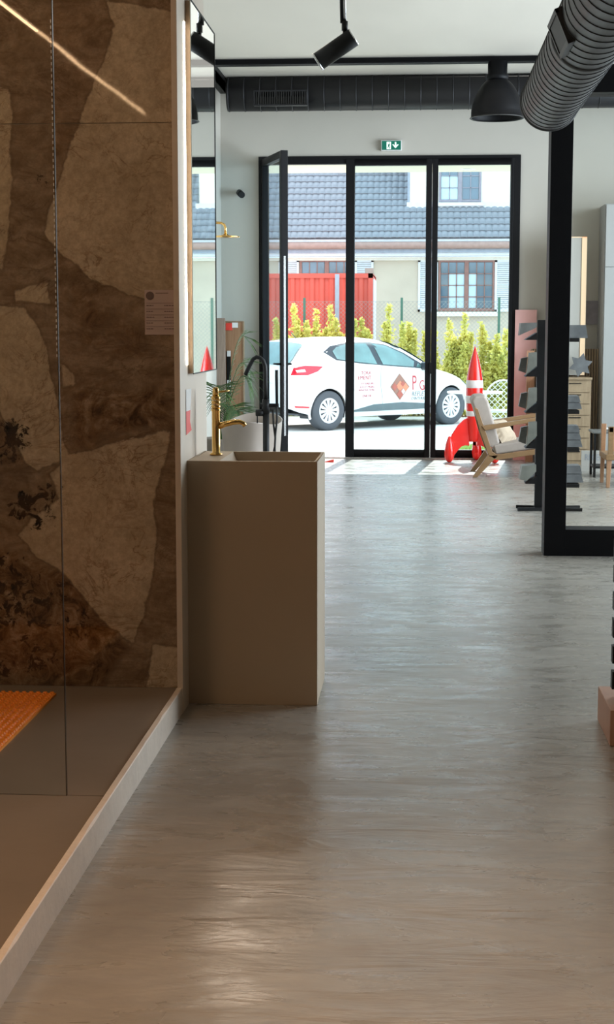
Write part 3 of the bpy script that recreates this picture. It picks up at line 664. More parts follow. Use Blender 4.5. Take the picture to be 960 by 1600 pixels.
p = mq(402.5, 650); q = mq(402.5, 661); link_mesh(MB().tube([(p.x, ym_-.01, p.z), (q.x, ym_-.01, q.z)], .005, 8), 'lever', 'matte_black', vk)
p = mq(407, 633); q = mq(436, 633.5); link_mesh(MB().tube([(p.x, ym_, p.z), (q.x, ym_, q.z)], .016, 14), 'holder_arm', 'matte_black', mx_)
p = mq(433, 578); q = mq(433.5, 634); hs = link_mesh(MB().tube([(p.x, ym_-.03, p.z), (p.x, ym_-.03, p.z-.05), (q.x, ym_-.03, q.z)], [.0125, .013, .011], 16), 'hand_shower', 'matte_black', mx_)
hp_ = [mq(*p) for p in ((433, 634), (433.5, 655), (431, 680), (430, 700), (433, 740), (430, 790), (424, 800), (420, 760), (425, 720), (430, 698), (431, 684), (428, 662), (427, 640))]
link_mesh(MB().tube([(p.x, ym_-.03+.01*(i % 2), max(p.z, .02)) for i, p in enumerate(hp_)], .008, 8), 'hose', 'matte_black', mx_)
# rain shower
yr = 12.3; hc = Q(356, 371, Y=yr); rr_ = 23*yr/F
rh = thing('rain_shower', 'brass rain shower head on a curved arm from the left wall', 'shower head', (hc.x, yr, hc.z))
link_mesh(MB().lathe([(0, 0), (rr_, 0), (rr_, .008), (rr_*.3, .016), (.012, .03), (0, .03)], (hc.x-.02, yr, hc.z), 36), 'head', 'gold', rh)
ap = [Q(*p, Y=yr) for p in ((352.5, 367), (352.5, 356), (350.5, 351), (346, 348.5), (338, 348))]
link_mesh(MB().tube([(p.x, yr, p.z) for p in ap]+[(XL+.01, yr, ap[-1].z)], .010, 12), 'arm', 'gold', rh)
link_mesh(MB().lathe([(.0, 0), (.028, 0), (.028, .012), (0, .012)], (XL, yr, ap[-1].z), 20, 'X'), 'wall_flange', 'gold', rh)
# panels leaning by the wall
def board(px0, px1, py0, Y, m, name, label, cat, th=.04, tilt=0):
    a, b = Q(px0, py0, Y=Y), Q(px1, py0, Y=Y); return solo(MB().box((a.x, Y, 0.0), (b.x, Y+th, a.z)), name, m, label, cat, bevel=.002)
wb = thing('sample_board', 'orange-brown wooden door sample with red label near the back wall', 'board', (Q(366, 600, Y=16.1).x, 16.1, 0))
a, b = Q(352, 503, Y=16.1), Q(379.5, 503, Y=16.1); link_mesh(MB().box((a.x, 16.1, 0), (b.x, 16.15, a.z)), 'panel', 'wood_orange', wb, bevel=.002)
link_mesh(MB().box((b.x, 16.09, 0), (b.x+.012, 16.16, a.z+.005)).box((a.x, 16.09, a.z), (b.x, 16.16, a.z+.01)), 'edge_frame', 'mirror_side', wb)
a, b = Q(353, 505, Y=16.09), Q(363, 516, Y=16.09); link_mesh(MB().box((a.x, 16.085, b.z), (b.x, 16.1, a.z)), 'red_label', 'plastic_red', wb)
a, b = Q(363, 504, Y=16.09), Q(372, 512, Y=16.09); link_mesh(MB().box((a.x, 16.085, b.z), (b.x, 16.1, a.z)), 'round_label', 'white_ceramic', wb)
a, b = Q(354.5, 549, Y=16.09), Q(361, 622, Y=16.09); hh = link_mesh(MB().box((a.x, 16.075, b.z), (b.x, 16.1, a.z)), 'handle_plate', 'matte_black', wb)
for y0_, y1_ in ((548, 557), (594, 604)):
    a, b = Q(355, y0_, Y=16.07), Q(360.5, y1_, Y=16.07); link_mesh(MB().box((a.x, 16.07, b.z), (b.x, 16.0755, a.z)), 'plate_insert', 'white_ceramic', hh)
board(338, 351.5, 497, 15.95, 'wood_grey', 'sample_board', 'grey-brown wooden board left of the orange-brown door sample', 'board')
struct(MB().box((XL, YW-.015, 0), (dl-.01, YW, .09)), 'baseboard_back', 'cab_white')
# palm
pr = random.Random(11); px_, py_ = Q(326, 700, Y=14.6).x+.12, 14.6
pm = thing('potted_palm', 'green potted palm with long arching fronds behind the bathtub', 'plant', (px_, py_, 0))
link_mesh(MB().lathe([(0, 0), (.15, 0), (.19, .32), (.20, .34), (.18, .34), (.17, .30), (0, .30)], (px_, py_, 0), 28), 'pot', 'pot', pm)
def frond(az, L, rise, droop, z0=.3):
    m = MB(); dirh = Vector((math.cos(az), math.sin(az), 0)); side = Vector((-dirh.y, dirh.x, 0)); pts = []
    for i in range(15):
        t_ = i/14; pts.append(Vector((px_, py_, z0)) + dirh*(L*t_) + Vector((0, 0, rise*math.sin(min(1.0, t_*1.15)*PI/2) - droop*t_**2.6)))
    m.tube(pts, [.006*(1-.75*i/14) for i in range(15)], 5)
    for i in range(4, 15):
        p = pts[i]; ll_ = .27*math.sin(PI*(i-2)/15)+.05
        d_ = (pts[i]-pts[i-1]).normalized()
        for sgn in (1, -1):
            for sub in (0, .5):
                p2 = pts[i-1].lerp(pts[i], sub+.25); tipv = p2 + (side*sgn*.75+d_*.75).normalized()*ll_ + Vector((0, 0, -ll_*.35)); w_ = d_*.0045; mid = p2.lerp(tipv, .5)+Vector((0, 0, .02))
                m.add([p2-w_, mid-w_*1.3, tipv, mid+w_*1.3, p2+w_], [(0, 1, 3, 4), (1, 2, 3)])
    return m
for az, L, r_, dp in ((.05, .26, 1.08, .10), (-.25, .34, .80, .32), (-.1, .30, .92, .30), (-.9, .26, .46, .22), (.25, .28, .42, .25), (-.4, .24, .40, .2), (-1.5, .3, .7, .3)):
    link_mesh(frond(az, L, r_, dp), 'frond', 'leaf', pm)

# ------------------------------------------------------------------ rocket (plain red toy rocket)
yr = 15.85; s_ = yr/F; rc = Q(742, 720, z=0); yr = rc.y-.15; s_ = yr/F
rx = Q(742, 600, Y=yr).x; R = lambda py: Q(742, py, Y=yr).z
rk = thing('toy_rocket', 'large glossy red toy rocket with white bands and three curved fins', 'ornament', (rx, yr, 0))
prof = [(0, R(540)), (2.5*s_, R(548)), (6.5*s_, R(562)), (10*s_, R(577)), (12.3*s_, R(592)), (13.2*s_, R(608)), (13.0*s_, R(625)), (12.0*s_, R(645)), (10.5*s_, R(665)), (9*s_, R(685)), (8*s_, R(690)), (0, R(690))]
link_mesh(MB().lathe(prof, (rx, yr, 0), 40), 'hull', 'red', rk)
def rad(z):
    for (r0, z0_), (r1, z1_) in zip(prof, prof[1:]):
        if z1_ <= z <= z0_: return r0+(r1-r0)*(z0_-z)/(z0_-z1_+1e-9)
    return .05
for a_, b_ in ((594, 606), (618, 630), (642, 650)):
    link_mesh(MB().lathe([(rad(R(a_)), R(a_)), (rad(R(a_))+.003, R(a_+.6)), (rad(R((a_+b_)/2))+.003, R((a_+b_)/2)), (rad(R(b_))+.003, R(b_-.6)), (rad(R(b_)), R(b_))], (rx, yr, 0), 40), 'white_band', 'rocket_white', rk)
for az in (PI*1.07, PI*1.80, PI*.45):
    d_ = Vector((math.cos(az), math.sin(az), 0)); n_v = Vector((-d_.y, d_.x, 0)); m = MB()
    out_ = [(.05, .47), (.11, .44), (.17, .38), (.225, .29), (.262, .19), (.275, .08), (.275, .04)]; inn = [(.05, .17), (.09, .175), (.125, .165), (.155, .135), (.18, .10), (.205, .07), (.215, .04)]
    th = .016; vs = []
    for (o_, i_) in zip(out_, inn):
        for (r_, z_) in (o_, i_):
            for sg_ in (-1, 1): vs.append(Vector((rx, yr, 0))+d_*r_*1.05+n_v*th*sg_+Vector((0, 0, z_)))
    fs = []
    for i in range(6):
        b0, b1 = i*4, (i+1)*4; fs += [(b0, b1, b1+1, b0+1), (b0+2, b0+3, b1+3, b1+2), (b0, b0+2, b1+2, b1), (b0+1, b1+1, b1+3, b0+3)]
    m.add(vs, fs, False); fo = link_mesh(m, 'fin', 'red', rk, bevel=.006)
    fc = Vector((rx, yr, 0))+d_*.26; link_mesh(MB().lathe([(0, .0), (.022, .004), (.042, .03), (.052, .07), (.052, .12), (.040, .19), (.018, .26), (0, .28)], fc, 24), 'foot', 'red', fo)

# ------------------------------------------------------------------ armchair
a0 = Q(738, 746, z=0); sc = 1/(F/a0.y)*1.005; ac = thing('armchair', 'wood-framed lounge armchair with beige cushions in front of the doors', 'armchair', (a0.x, a0.y, 0))
Wc = .62
def cp_(px, py): return (a0.x+(px-738)*sc, (746-py)*sc)
def plate(m, poly, y, th): p = [Vector((cp_(*q)[0], y, max(0, cp_(*q)[1]))) for q in poly]; m.prism(p, (0, th, 0)); return m
for yy, lab in ((a0.y, 0), (a0.y+Wc, 1)):
    link_mesh(plate(MB(), [(739.5, 637), (746, 640), (756, 668), (769, 706), (779, 712), (764, 714), (750, 676)], yy, .035), 'back_upright', 'wood', ac, bevel=.004)
    link_mesh(plate(MB(), [(762, 711), (779, 712), (772, 718), (746, 746), (738.5, 746)], yy, .035), 'leg', 'wood', ac, bevel=.004)
    link_mesh(plate(MB(), [(764, 712), (862, 698), (862, 706), (775, 719)], yy, .035), 'seat_rail', 'wood', ac, bevel=.004)
    link_mesh(plate(MB(), [(854, 655), (862, 655), (870, 746), (864, 746)], yy, .035), 'leg', 'wood', ac, bevel=.004)
    link_mesh(plate(MB(), [(752, 666), (836, 652.5), (868, 650), (868, 655), (836, 658.5), (757, 673)], yy-.012, .06), 'armrest', 'wood', ac, bevel=.005)
def cush(poly, y0, y1, m, name, bev=.03): return link_mesh(plate(MB(), poly, y0, y1-y0), name, m, ac, bevel=bev, seg=4)
cush([(735, 627), (741, 620), (757, 619), (762, 628), (781, 694), (770, 700), (762, 700)], a0.y+.04, a0.y+Wc-.01, 'fabric', 'back_cushion', .025)
cush([(770, 696), (862, 683), (864, 697), (774, 711)], a0.y+.04, a0.y+Wc-.01, 'fabric', 'seat_cushion', .02)
link_mesh(MB().box((cp_(762, 0)[0], a0.y+.03, cp_(0, 712)[1]), (cp_(768, 0)[0], a0.y+Wc, cp_(0, 708)[1])), 'cross_bar', 'wood', ac)
# scatter pillow
def pillow(c, sx, sz, th, rot, name, m, label):
    v = []; f = []; n = 12; mb = MB()
    for side in (1, -1):
        base = len(v)
        for j in range(n+1):
            for i in range(n+1):
                u, w_ = 2*i/n-1, 2*j/n-1; k = (1-u**4)*(1-w_**4); hgt = th*max(0, k)**.5
                pin = 1-.10*(1-abs(u)**2)*(abs(w_)**3); pin2 = 1-.10*(1-abs(w_)**2)*(abs(u)**3)
                p = Vector((u*sx*pin2, side*hgt+.006*noise.noise(Vector((u*3, w_*3, side))), w_*sz*pin)); v.append(Vector(c)+rot @ p)
        f += [(base+j*(n+1)+i, base+j*(n+1)+i+1, base+(j+1)*(n+1)+i+1, base+(j+1)*(n+1)+i) for j in range(n) for i in range(n)]
    mb.add(v, f, True); return solo(mb, name, m, label, 'pillow')
pc_ = cp_(788, 679)
pillow((pc_[0]-.01, a0.y+.30, pc_[1]+.012), .15, .13, .055, Matrix.Rotation(math.radians(58), 3, 'Z') @ Matrix.Rotation(math.radians(-38), 3, 'X') , 'scatter_pillow', 'pillow', 'rumpled cream scatter pillow on the armchair seat')

# ------------------------------------------------------------------ pink backdrop and bits right of the doors
a, b = Q(813, 484, Y=16.30), Q(840, 484, Y=16.30)
solo(MB().box((a.x-.045, 16.34, 0), (b.x, 16.37, a.z)), 'display_panel', 'pink', 'pink upright display panel between door frame and tile stand', 'panel')
a, b = Q(824, 548, Y=16.1), Q(830, 700, Y=16.1)
solo(MB().box((a.x, 16.1, 0), (b.x+.02, 16.14, a.z)), 'sample_board', 'wood_board', 'narrow brown wooden plank standing behind the tile stand', 'board')
a, b = Q(814, 486.5, Y=16.37), Q(829, 503, Y=16.37)
solo(MB().box((a.x, 16.385, b.z), (b.x, 16.4, a.z)), 'notice', 'lilac', 'small lilac notice on wall above pink panel', 'notice')

# ------------------------------------------------------------------ tile display stand
ft_ = Q(842, 797, z=0); yst = ft_.y+.02
px2w = lambda px, py: Q(px, py, Y=yst)
ts_ = thing('tile_display_stand', 'black two-sided floor stand holding tilted grey tile samples', 'display stand', (px2w(861, 700).x, yst, 0))
link_mesh(MB().box((px2w(837, 700).x, yst-.02, .01), (px2w(882, 700).x, yst+.03, px2w(845, 500).z)), 'column', 'matte_black', ts_)
zf = .012
fx0, fx1, fc_ = px2w(813, 795).x, px2w(908, 795).x, px2w(861, 700).x
link_mesh(MB().obox((fc_-.12, yst-.07, .012), (.26, .03, .024), Matrix.Rotation(math.radians(10), 3, 'Z')).obox((fc_-.12, yst+.08, .012), (.26, .03, .024), Matrix.Rotation(math.radians(-12), 3, 'Z')), 'foot', 'matte_black', ts_)
link_mesh(MB().obox((fc_+.12, yst-.07, .012), (.24, .03, .024), Matrix.Rotation(math.radians(-4), 3, 'Z')).obox((fc_+.12, yst+.08, .012), (.24, .03, .024), Matrix.Rotation(math.radians(12), 3, 'Z')), 'foot', 'matte_black', ts_)
sl = random.Random(5)
xc_l = px2w(838, 600).x
def slab(poly, y, th, m, label):
    p = [px2w(*q) for q in poly]; o = MB().prism([(v.x, y, v.z) for v in p], (0, th, 0)); t_ = solo(o, 'tile_sample', m, label, 'tile'); return t_
lv = [(503, 530), (550, 587), (605, 643), (658, 698), (724, 753)]; nm = ['topmost', 'second', 'third', 'fourth', 'lowest']
for i, (t0, t1) in enumerate(lv):
    h_ = t1-t0
    p = [px2w(820, t1+1), px2w(838, t0+h_*.62), px2w(838, t1+1)]
    link_mesh(MB().prism([(v.x, yst-.10, v.z) for v in p], (0, .2, 0)), 'holder', 'matte_black', ts_)
    if i == 0: slab([(811, 524), (813, 505), (838, 504), (838, 511), (833, 514), (817, 521)], yst-.09, .17, 'slab_grey', 'grey tile sample lying on the topmost left holder of the stand')
    elif i == 4: slab([(811, 747), (815, 727), (837, 725), (837, 735), (822, 750)], yst-.09, .18, 'slab_green', 'greenish tile sample in the lowest left holder of the stand')
    else:
        slab([(822, t1-2), (826, t0+1), (838, t0), (838, t0+h_*.55)], yst-.09, .08, 'slab_green', 'greenish tilted tile sample, front one in the %s left holder of the stand' % nm[i])
        slab([(811, t1-8), (815, t0+10), (825, t0+8), (822, t1-4)], yst+.0, .08, 'slab_grey', 'grey tilted tile sample, rear one in the %s left holder of the stand' % nm[i])
def rstack(y0_, y1_, n_, xr_, bar, lab):
    for k in range(n_):
        t0 = y0_+(y1_-y0_)*k/n_; t1 = y0_+(y1_-y0_)*(k+1)/n_-.8
        slab([(878, t0), (xr_-3+2*k, t0), (xr_+2*k, t1), (878, t1)], yst-.09, .17, 'slab_dark', 'dark veined tile sample, %s in the %s right stack of the stand' % (['top one', 'second from top', 'third from top'][k], lab) if n_ > 1 else 'dark veined tile sample on the %s right holder of the stand' % lab)
    a, b = px2w(876, bar-3), px2w(904, bar+3); link_mesh(MB().box((a.x, yst-.10, b.z), (b.x, yst+.10, a.z)), 'shelf_bar', 'matte_black', ts_, bevel=.005)
rstack(508, 529, 1, 917, 531, 'topmost')
rstack(618, 639, 2, 906, 643, 'second'); rstack(664, 698, 3, 905, 701, 'third'); rstack(726, 753, 2, 908, 757, 'lowest')

# ------------------------------------------------------------------ items behind the glass at right
yw2 = 16.22
a, b = Q(884, 545, Y=yw2), Q(936, 692, Y=yw2)
sp2 = thing('slatted_panel', 'brown vertical wood-slat wall panel behind the glass partition', 'panel', ((a.x+b.x)/2, yw2, 0))
a.x -= .35; zbs = Q(900, 716, Y=yw2).z
link_mesh(MB().box((a.x, yw2+.03, .10), (b.x, YW-.12, a.z)), 'backing', 'wood_grey', sp2)
slm = MB(); x = a.x
while x < b.x-.012: slm.box((x, yw2, .10), (x+.016, yw2+.03, a.z)); x += .027
tag(link_mesh(slm, 'slats', 'wood_pale', sp2), kind='stuff')
link_mesh(MB().box((a.x-.02, yw2-.02, 0), (b.x+.02, yw2+.06, .10)), 'plinth', 'cab_white', sp2)
# chest of sample drawers
yc = 15.75; a, b = Q(893, 590, Y=yc), Q(922, 716, Y=yc); a.x -= .3
ch = thing('drawer_chest', 'pale wooden chest of shallow drawers against the slatted panel', 'chest', ((a.x+b.x)/2, yc, 0))
link_mesh(MB().box((a.x, yc+.01, 0), (b.x, yc+.38, a.z-.02)), 'carcass', 'wood_pale', ch, bevel=.003)
link_mesh(MB().box((a.x-.01, yc-.01, a.z-.02), (b.x+.01, yc+.39, a.z)), 'top', 'wood_pale', ch)
nd = 7
for k in range(nd):
    z0_ = .05+(a.z-.08)*k/nd; z1_ = .05+(a.z-.08)*(k+1)/nd-.012
    dd = link_mesh(MB().box((a.x+.01, yc-.006, z0_), (b.x-.01, yc+.01, z1_)), 'drawer', 'wood_pale', ch)
    link_mesh(MB().box((b.x-.22, yc-.016, z1_-.02), (b.x-.10, yc-.006, z1_-.012)), 'pull', 'matte_black', dd)
so = []
cst = Q(908, 571, Y=yc+.15)
for k in range(12):
    r_ = (.125 if k % 2 == 0 else .072); so.append((cst.x+r_*math.cos(k*PI/6+.3), yc+.15, cst.z-.005+r_*math.sin(k*PI/6+.3)))
zmin = min(p[2] for p in so)
m = MB().prism([(p[0], p[1], p[2]-zmin+a.z) for p in so], (0, .02, 0))
solo(m, 'star_ornament', 'slab_dark', 'dark jagged star-shaped ornament on top of the wooden chest', 'ornament')
# warm lit panel
a, b = Q(897, 370, Y=15.55+.5), Q(913.5, 586, Y=16.05)
wl = thing('light_panel', 'tall narrow panel with warm glowing edge above the wooden chest', 'lamp', ((a.x+b.x)/2, 16.05, b.z))
link_mesh(MB().box((a.x-.25, 16.05, b.z), (b.x-.05, 16.07, a.z)), 'panel', 'sign_white', wl)
link_mesh(MB().box((b.x-.05, 16.04, b.z), (b.x, 16.08, a.z)).box((a.x-.25, 16.04, a.z-.008), (b.x, 16.08, a.z)), 'glow_edge', 'panel_glow', wl)
link_mesh(MB().box((a.x-.25, 16.07, b.z+.1), (b.x, YW-.001, b.z+.13)), 'wall_bracket', 'sign_white', wl)
# white cupboard
a = Q(947, 318, Y=15.9); 
cbd = thing('tall_cupboard', 'tall pale grey cupboard at right edge behind the glass partition', 'cupboard', (a.x+.5, 16.1, 0))
link_mesh(MB().box((a.x, 15.92, .0), (a.x+1.2, 16.38, a.z)), 'carcass', 'cab_white', cbd)
zj_ = Q(950, 417, Y=15.9).z
for z0_, z1_ in ((.05, zj_-.003), (zj_+.003, a.z-.01)): link_mesh(MB().box((a.x+.01, 15.9, z0_), (a.x+.6, 15.92, z1_)), 'cupboard_door', 'cab_white', cbd)
a, b = Q(917, 470, Y=16.36), Q(943, 507, Y=16.36)
solo(MB().box((a.x, 16.375, b.z), (b.x-.005, 16.395, a.z)), 'wall_poster', 'poster', 'square dark grey poster beside the tall pale cupboard', 'poster')
# sign board
ysn = 15.0; a, b = Q(909, 704, Y=ysn), Q(946, 728, Y=ysn)
sb = thing('brand_sign', 'small white sign board with grey letters leaning near side table', 'sign', ((a.x+b.x)/2, ysn, 0))
link_mesh(MB().box((a.x, ysn, 0.0), (b.x, ysn+.02, a.z)), 'board', 'sign_white', sb, bevel=.002)
hgt = (Q(920, 709.5, Y=ysn).z-Q(920, 719, Y=ysn).z); z0_ = Q(920, 719, Y=ysn).z; x0_ = Q(914, 715, Y=ysn).x
tm = text_mb('RECER', hgt/.70, lambda x, y, d: (x0_+x*.92, ysn-.001-d, z0_+y)); wd = max(v.x for v in tm.v)-x0_; k_ = (Q(943, 715, Y=ysn).x-x0_)/wd
for v in tm.v: v.x = x0_+(v.x-x0_)*k_
link_mesh(tm, 'lettering', 'trim_grey', sb)
# side table
yt_ = Q(930, 746, z=0).y; a = Q(928, 674, Y=yt_); tx0, tx1 = a.x, a.x+.34
stb = thing('side_table', 'small black-legged side table with grey marble top behind glass', 'table', ((tx0+tx1)/2, yt_+.17, 0))
link_mesh(MB().box((tx0-.01, yt_-.02, a.z-.02), (tx1, yt_+.34, a.z)), 'table_top', 'slab_grey', stb, bevel=.004)
for x in (tx0+.005, tx1-.03):
    for y in (yt_, yt_+.30): link_mesh(MB().box((x, y, 0), (x+.022, y+.022, a.z-.02)), 'leg', 'matte_black', stb)
zs2 = Q(940, 729, Y=yt_).z; link_mesh(MB().box((tx0+.01, yt_+.005, zs2-.02), (tx1-.01, yt_+.32, zs2)), 'lower_shelf', 'matte_black', stb)
solo(MB().lathe([(0, 0), (.05, 0), (.065, .02), (.06, .02), (.045, .006), (0, .006)], (tx0+.16, yt_+.15, a.z), 20), 'dish', 'white_ceramic', 'shallow white dish on the small marble-topped side table', 'dish')
# wood chair
yq = Q(950, 762, z=0).y; a = Q(948, 762, z=0)
wc = thing('dining_chair', 'light wooden chair with woven panel at the right edge', 'chair', (a.x+.25, yq+.25, 0))
zs3 = Q(950, 714, Y=yq).z; ztb_ = Q(955, 667, Y=yq).z
for x, y, z in ((a.x, yq, zs3), (a.x+.5, yq, zs3), (a.x, yq+.45, ztb_), (a.x+.5, yq+.45, ztb_)):
    link_mesh(MB().prism([(x, y, 0), (x+.03, y, 0), (x+.045, y, z), (x, y, z)], (0, .04, 0)), 'leg', 'wood_orange', wc, bevel=.003)
link_mesh(MB().box((a.x-.01, yq-.01, zs3-.03), (a.x+.55, yq+.49, zs3+.02)), 'seat', 'wood', wc, bevel=.005)
link_mesh(MB().box((a.x+.01, yq, ztb_-.05), (a.x+.54, yq+.04, ztb_)), 'top_rail', 'wood_orange', wc, bevel=.005)
link_mesh(MB().box((a.x+.01, yq+.0, zs3), (a.x+.05, yq+.04, ztb_)), 'back_upright', 'wood', wc); link_mesh(MB().box((a.x+.50, yq+.0, zs3), (a.x+.54, yq+.04, ztb_)), 'back_upright', 'wood', wc)
link_mesh(MB().box((a.x+.05, yq+.012, zs3+.05), (a.x+.50, yq+.026, ztb_-.05)), 'woven_panel', 'wood_board', wc)
# wavy pale rug edge
# ------------------------------------------------------------------ right edge stand with dark samples
a = Q(953, 1166, z=0); b = Q(953, 1110, Y=a.y)
rs = thing('sample_rack', 'rack of dark sample boards on a terracotta block at right edge', 'display stand', (a.x+.25, a.y+.2, 0))
link_mesh(MB().box((a.x, a.y, 0), (a.x+.5, a.y+.35, b.z)), 'base_block', 'pedestal', rs, bevel=.003)
xe = Q(958.5, 950, Y=a.y+.1).x
link_mesh(MB().box((xe+.03, a.y+.12, b.z), (xe+.47, a.y+.2, Q(958, 801, Y=a.y+.1).z)), 'rack_frame', 'matte_black', rs)
for t0, t1 in ((801, 838), (842, 878), (884, 910), (925, 952), (966, 995), (1008, 1035), (1048, 1075)):
    p0_, p1_ = Q(957.5, t0, Y=a.y+.1), Q(957.5, t1, Y=a.y+.1); link_mesh(MB().box((xe, a.y+.08, p1_.z), (xe+.45, a.y+.12, p0_.z)), 'sample_board', 'matte_black', rs)
# red wedge by the door
a = Q(517, 718, z=0); solo(MB().prism([(a.x-.06, 15.9, 0), (a.x+.05, 15.9, 0), (a.x+.05, 15.9, .03)], (0, .05, 0)), 'door_wedge', 'plastic_red', 'small red wedge on the floor at the open door', 'door wedge')
# ------------------------------------------------------------------ outside
GZ = -.38
def gz(y): return 0 if y < 17 else (GZ*(y-17)/9 if y < 26 else GZ)
mb = MB(); ysl = [YW+.12, 17, 20, 23, 26, 60]
for y0_, y1_ in zip(ysl, ysl[1:]): mb.add([(-25, y0_, gz(y0_)), (25, y0_, gz(y0_)), (25, y1_, gz(y1_)), (-25, y1_, gz(y1_))], [(0, 1, 2, 3)])
struct(mb, 'ground_outside', 'asphalt', origin=Vector((0, 30, GZ)))
# canopy
zs4 = Zd(255)+.08; yce = (zs4-H)*F/(515-276)
cn = tag(thing('canopy', 'cream entrance canopy soffit with two round recessed downlights', 'canopy', (0, YW+.3, zs4)))
link_mesh(MB().box((-4.2, YW+.3, zs4), (4, yce, zs4+.25)), 'soffit', 'soffit', cn)
for px in (485, 732):
    c = Q(px, 264.5, z=zs4)
    link_mesh(MB().lathe([(0, -.004), (.055, -.004), (.07, -.006), (.085, -.003), (.085, 0)], (c.x, c.y, zs4), 24), 'downlight', 'lens', cn)
# house
YH = 42.0; hs_ = thing('house', 'beige rendered house with grey tiled roof, dormer and shuttered windows', 'house', (0, YH, GZ))
def h(px, py, Y=YH): return Q(px, py, Y=Y)
xL, xR = -9.0, 8.0; zE = h(600, 404).z
link_mesh(MB().box((xL, YH, GZ), (xR, YH+6, zE)), 'wall', 'render', hs_)
link_mesh(MB().box((xL, YH-.06, h(0, 409).z), (xR, YH, h(0, 404).z)), 'cornice', 'dormer', hs_)
link_mesh(MB().box((xL, YH-.30, h(0, 403).z), (xR, YH+.1, h(0, 398).z)), 'eave_board', 'trim_white', hs_)
link_mesh(MB().box((xL, YH-.36, h(0, 398).z), (xR, YH+.1, h(0, 391.5).z)), 'grey_eave_board', 'trim_grey', hs_)  # grey board between the gutter and the white eave board
link_mesh(MB().tube([(xL, YH-.42, h(0, 387).z), (xR, YH-.42, h(0, 387).z)], .10, 12), 'gutter', 'trim_brown', hs_)
link_mesh(MB().box((xL, YH-.40, h(0, 382).z), (xR, YH, h(0, 376).z)), 'gutter_flashing', 'trim_white', hs_)
ze = h(0, 377).z; ye0 = YH-.42
rf = link_mesh(MB().prism([(xL, ye0, ze), (xL, ye0+5, ze+5), (xL, ye0+5, ze-.2), (xL, ye0+.3, ze-.2)], (xR-xL, 0, 0)), 'roof', 'roof_tile', hs_)
# tiles: one mesh shared
def tile_mesh():
    mb = MB(); n = 6; w_ = .172; l = .30; top = []; 
    for j, (s, lift) in enumerate(((0, .055), (l, .02))):
        for i in range(n+1):
            u = i/n; zz = .028*math.sin(u*PI)**1 - .004; drop = -.018*math.sin(u*PI) if j == 0 else 0
            top.append((u*w_, s+drop, lift+zz))
    mb.add(top, [(i, i+1, n+2+i, n+1+i) for i in range(n)], True)
    fr = [top[i] for i in range(n+1)]; mb.add(fr+[(p[0], p[1], p[2]-.03) for p in fr], [(i, n+1+i, n+2+i, i+1) for i in range(n)])
    return mb
tmb = tile_mesh(); tme = bpy.data.meshes.new('roof_tile'); tme.from_pydata(tmb.v, [], tmb.f); tme.polygons.foreach_set('use_smooth', tmb.sm)
bm = bmesh.new(); bm.from_mesh(tme); bmesh.ops.recalc_face_normals(bm, faces=bm.faces); bm.to_mesh(tme); bm.free(); tme.materials.append(M['roof_tile'])
org = ORG[hs_.name]; rest = MB(); cnt = 0; tr = random.Random(4)
xd0 = h(640.5, 300).x; tw_ = .168; rows_n = 12; c45 = math.cos(PI/4)
R45 = Matrix.Rotation(PI/4, 3, 'X')
for r_ in range(rows_n):
    yy = ye0+.0+r_*.255*c45; zz = ze+r_*.255*c45
    x = -9.0+tw_*(0 if r_ % 2 else .0)
    while x < 7.8:
        vis = -3.75 < x < (2.75 if r_ < 5 else xd0-.02) and r_ < 11
        if r_ >= 5 and xd0-.02 < x < 4.4: x += tw_; continue
        j = Vector((tr.uniform(-.003, .003), tr.uniform(-.006, .006), tr.uniform(0, .006)))
        if vis and cnt < 298:
            o = bpy.data.objects.new('roof_tile', tme); C.objects.link(o); o.parent = rf; o.location = Vector((x, yy, zz))+j-org; o.rotation_euler = (PI/4, 0, 0); cnt += 1
        else: rest.add([R45 @ v+Vector((x, yy, zz))+j for v in tmb.v], tmb.f, True)
        x += tw_
tag(link_mesh(rest, 'roof_tiles', 'roof_tile', rf), kind='stuff')
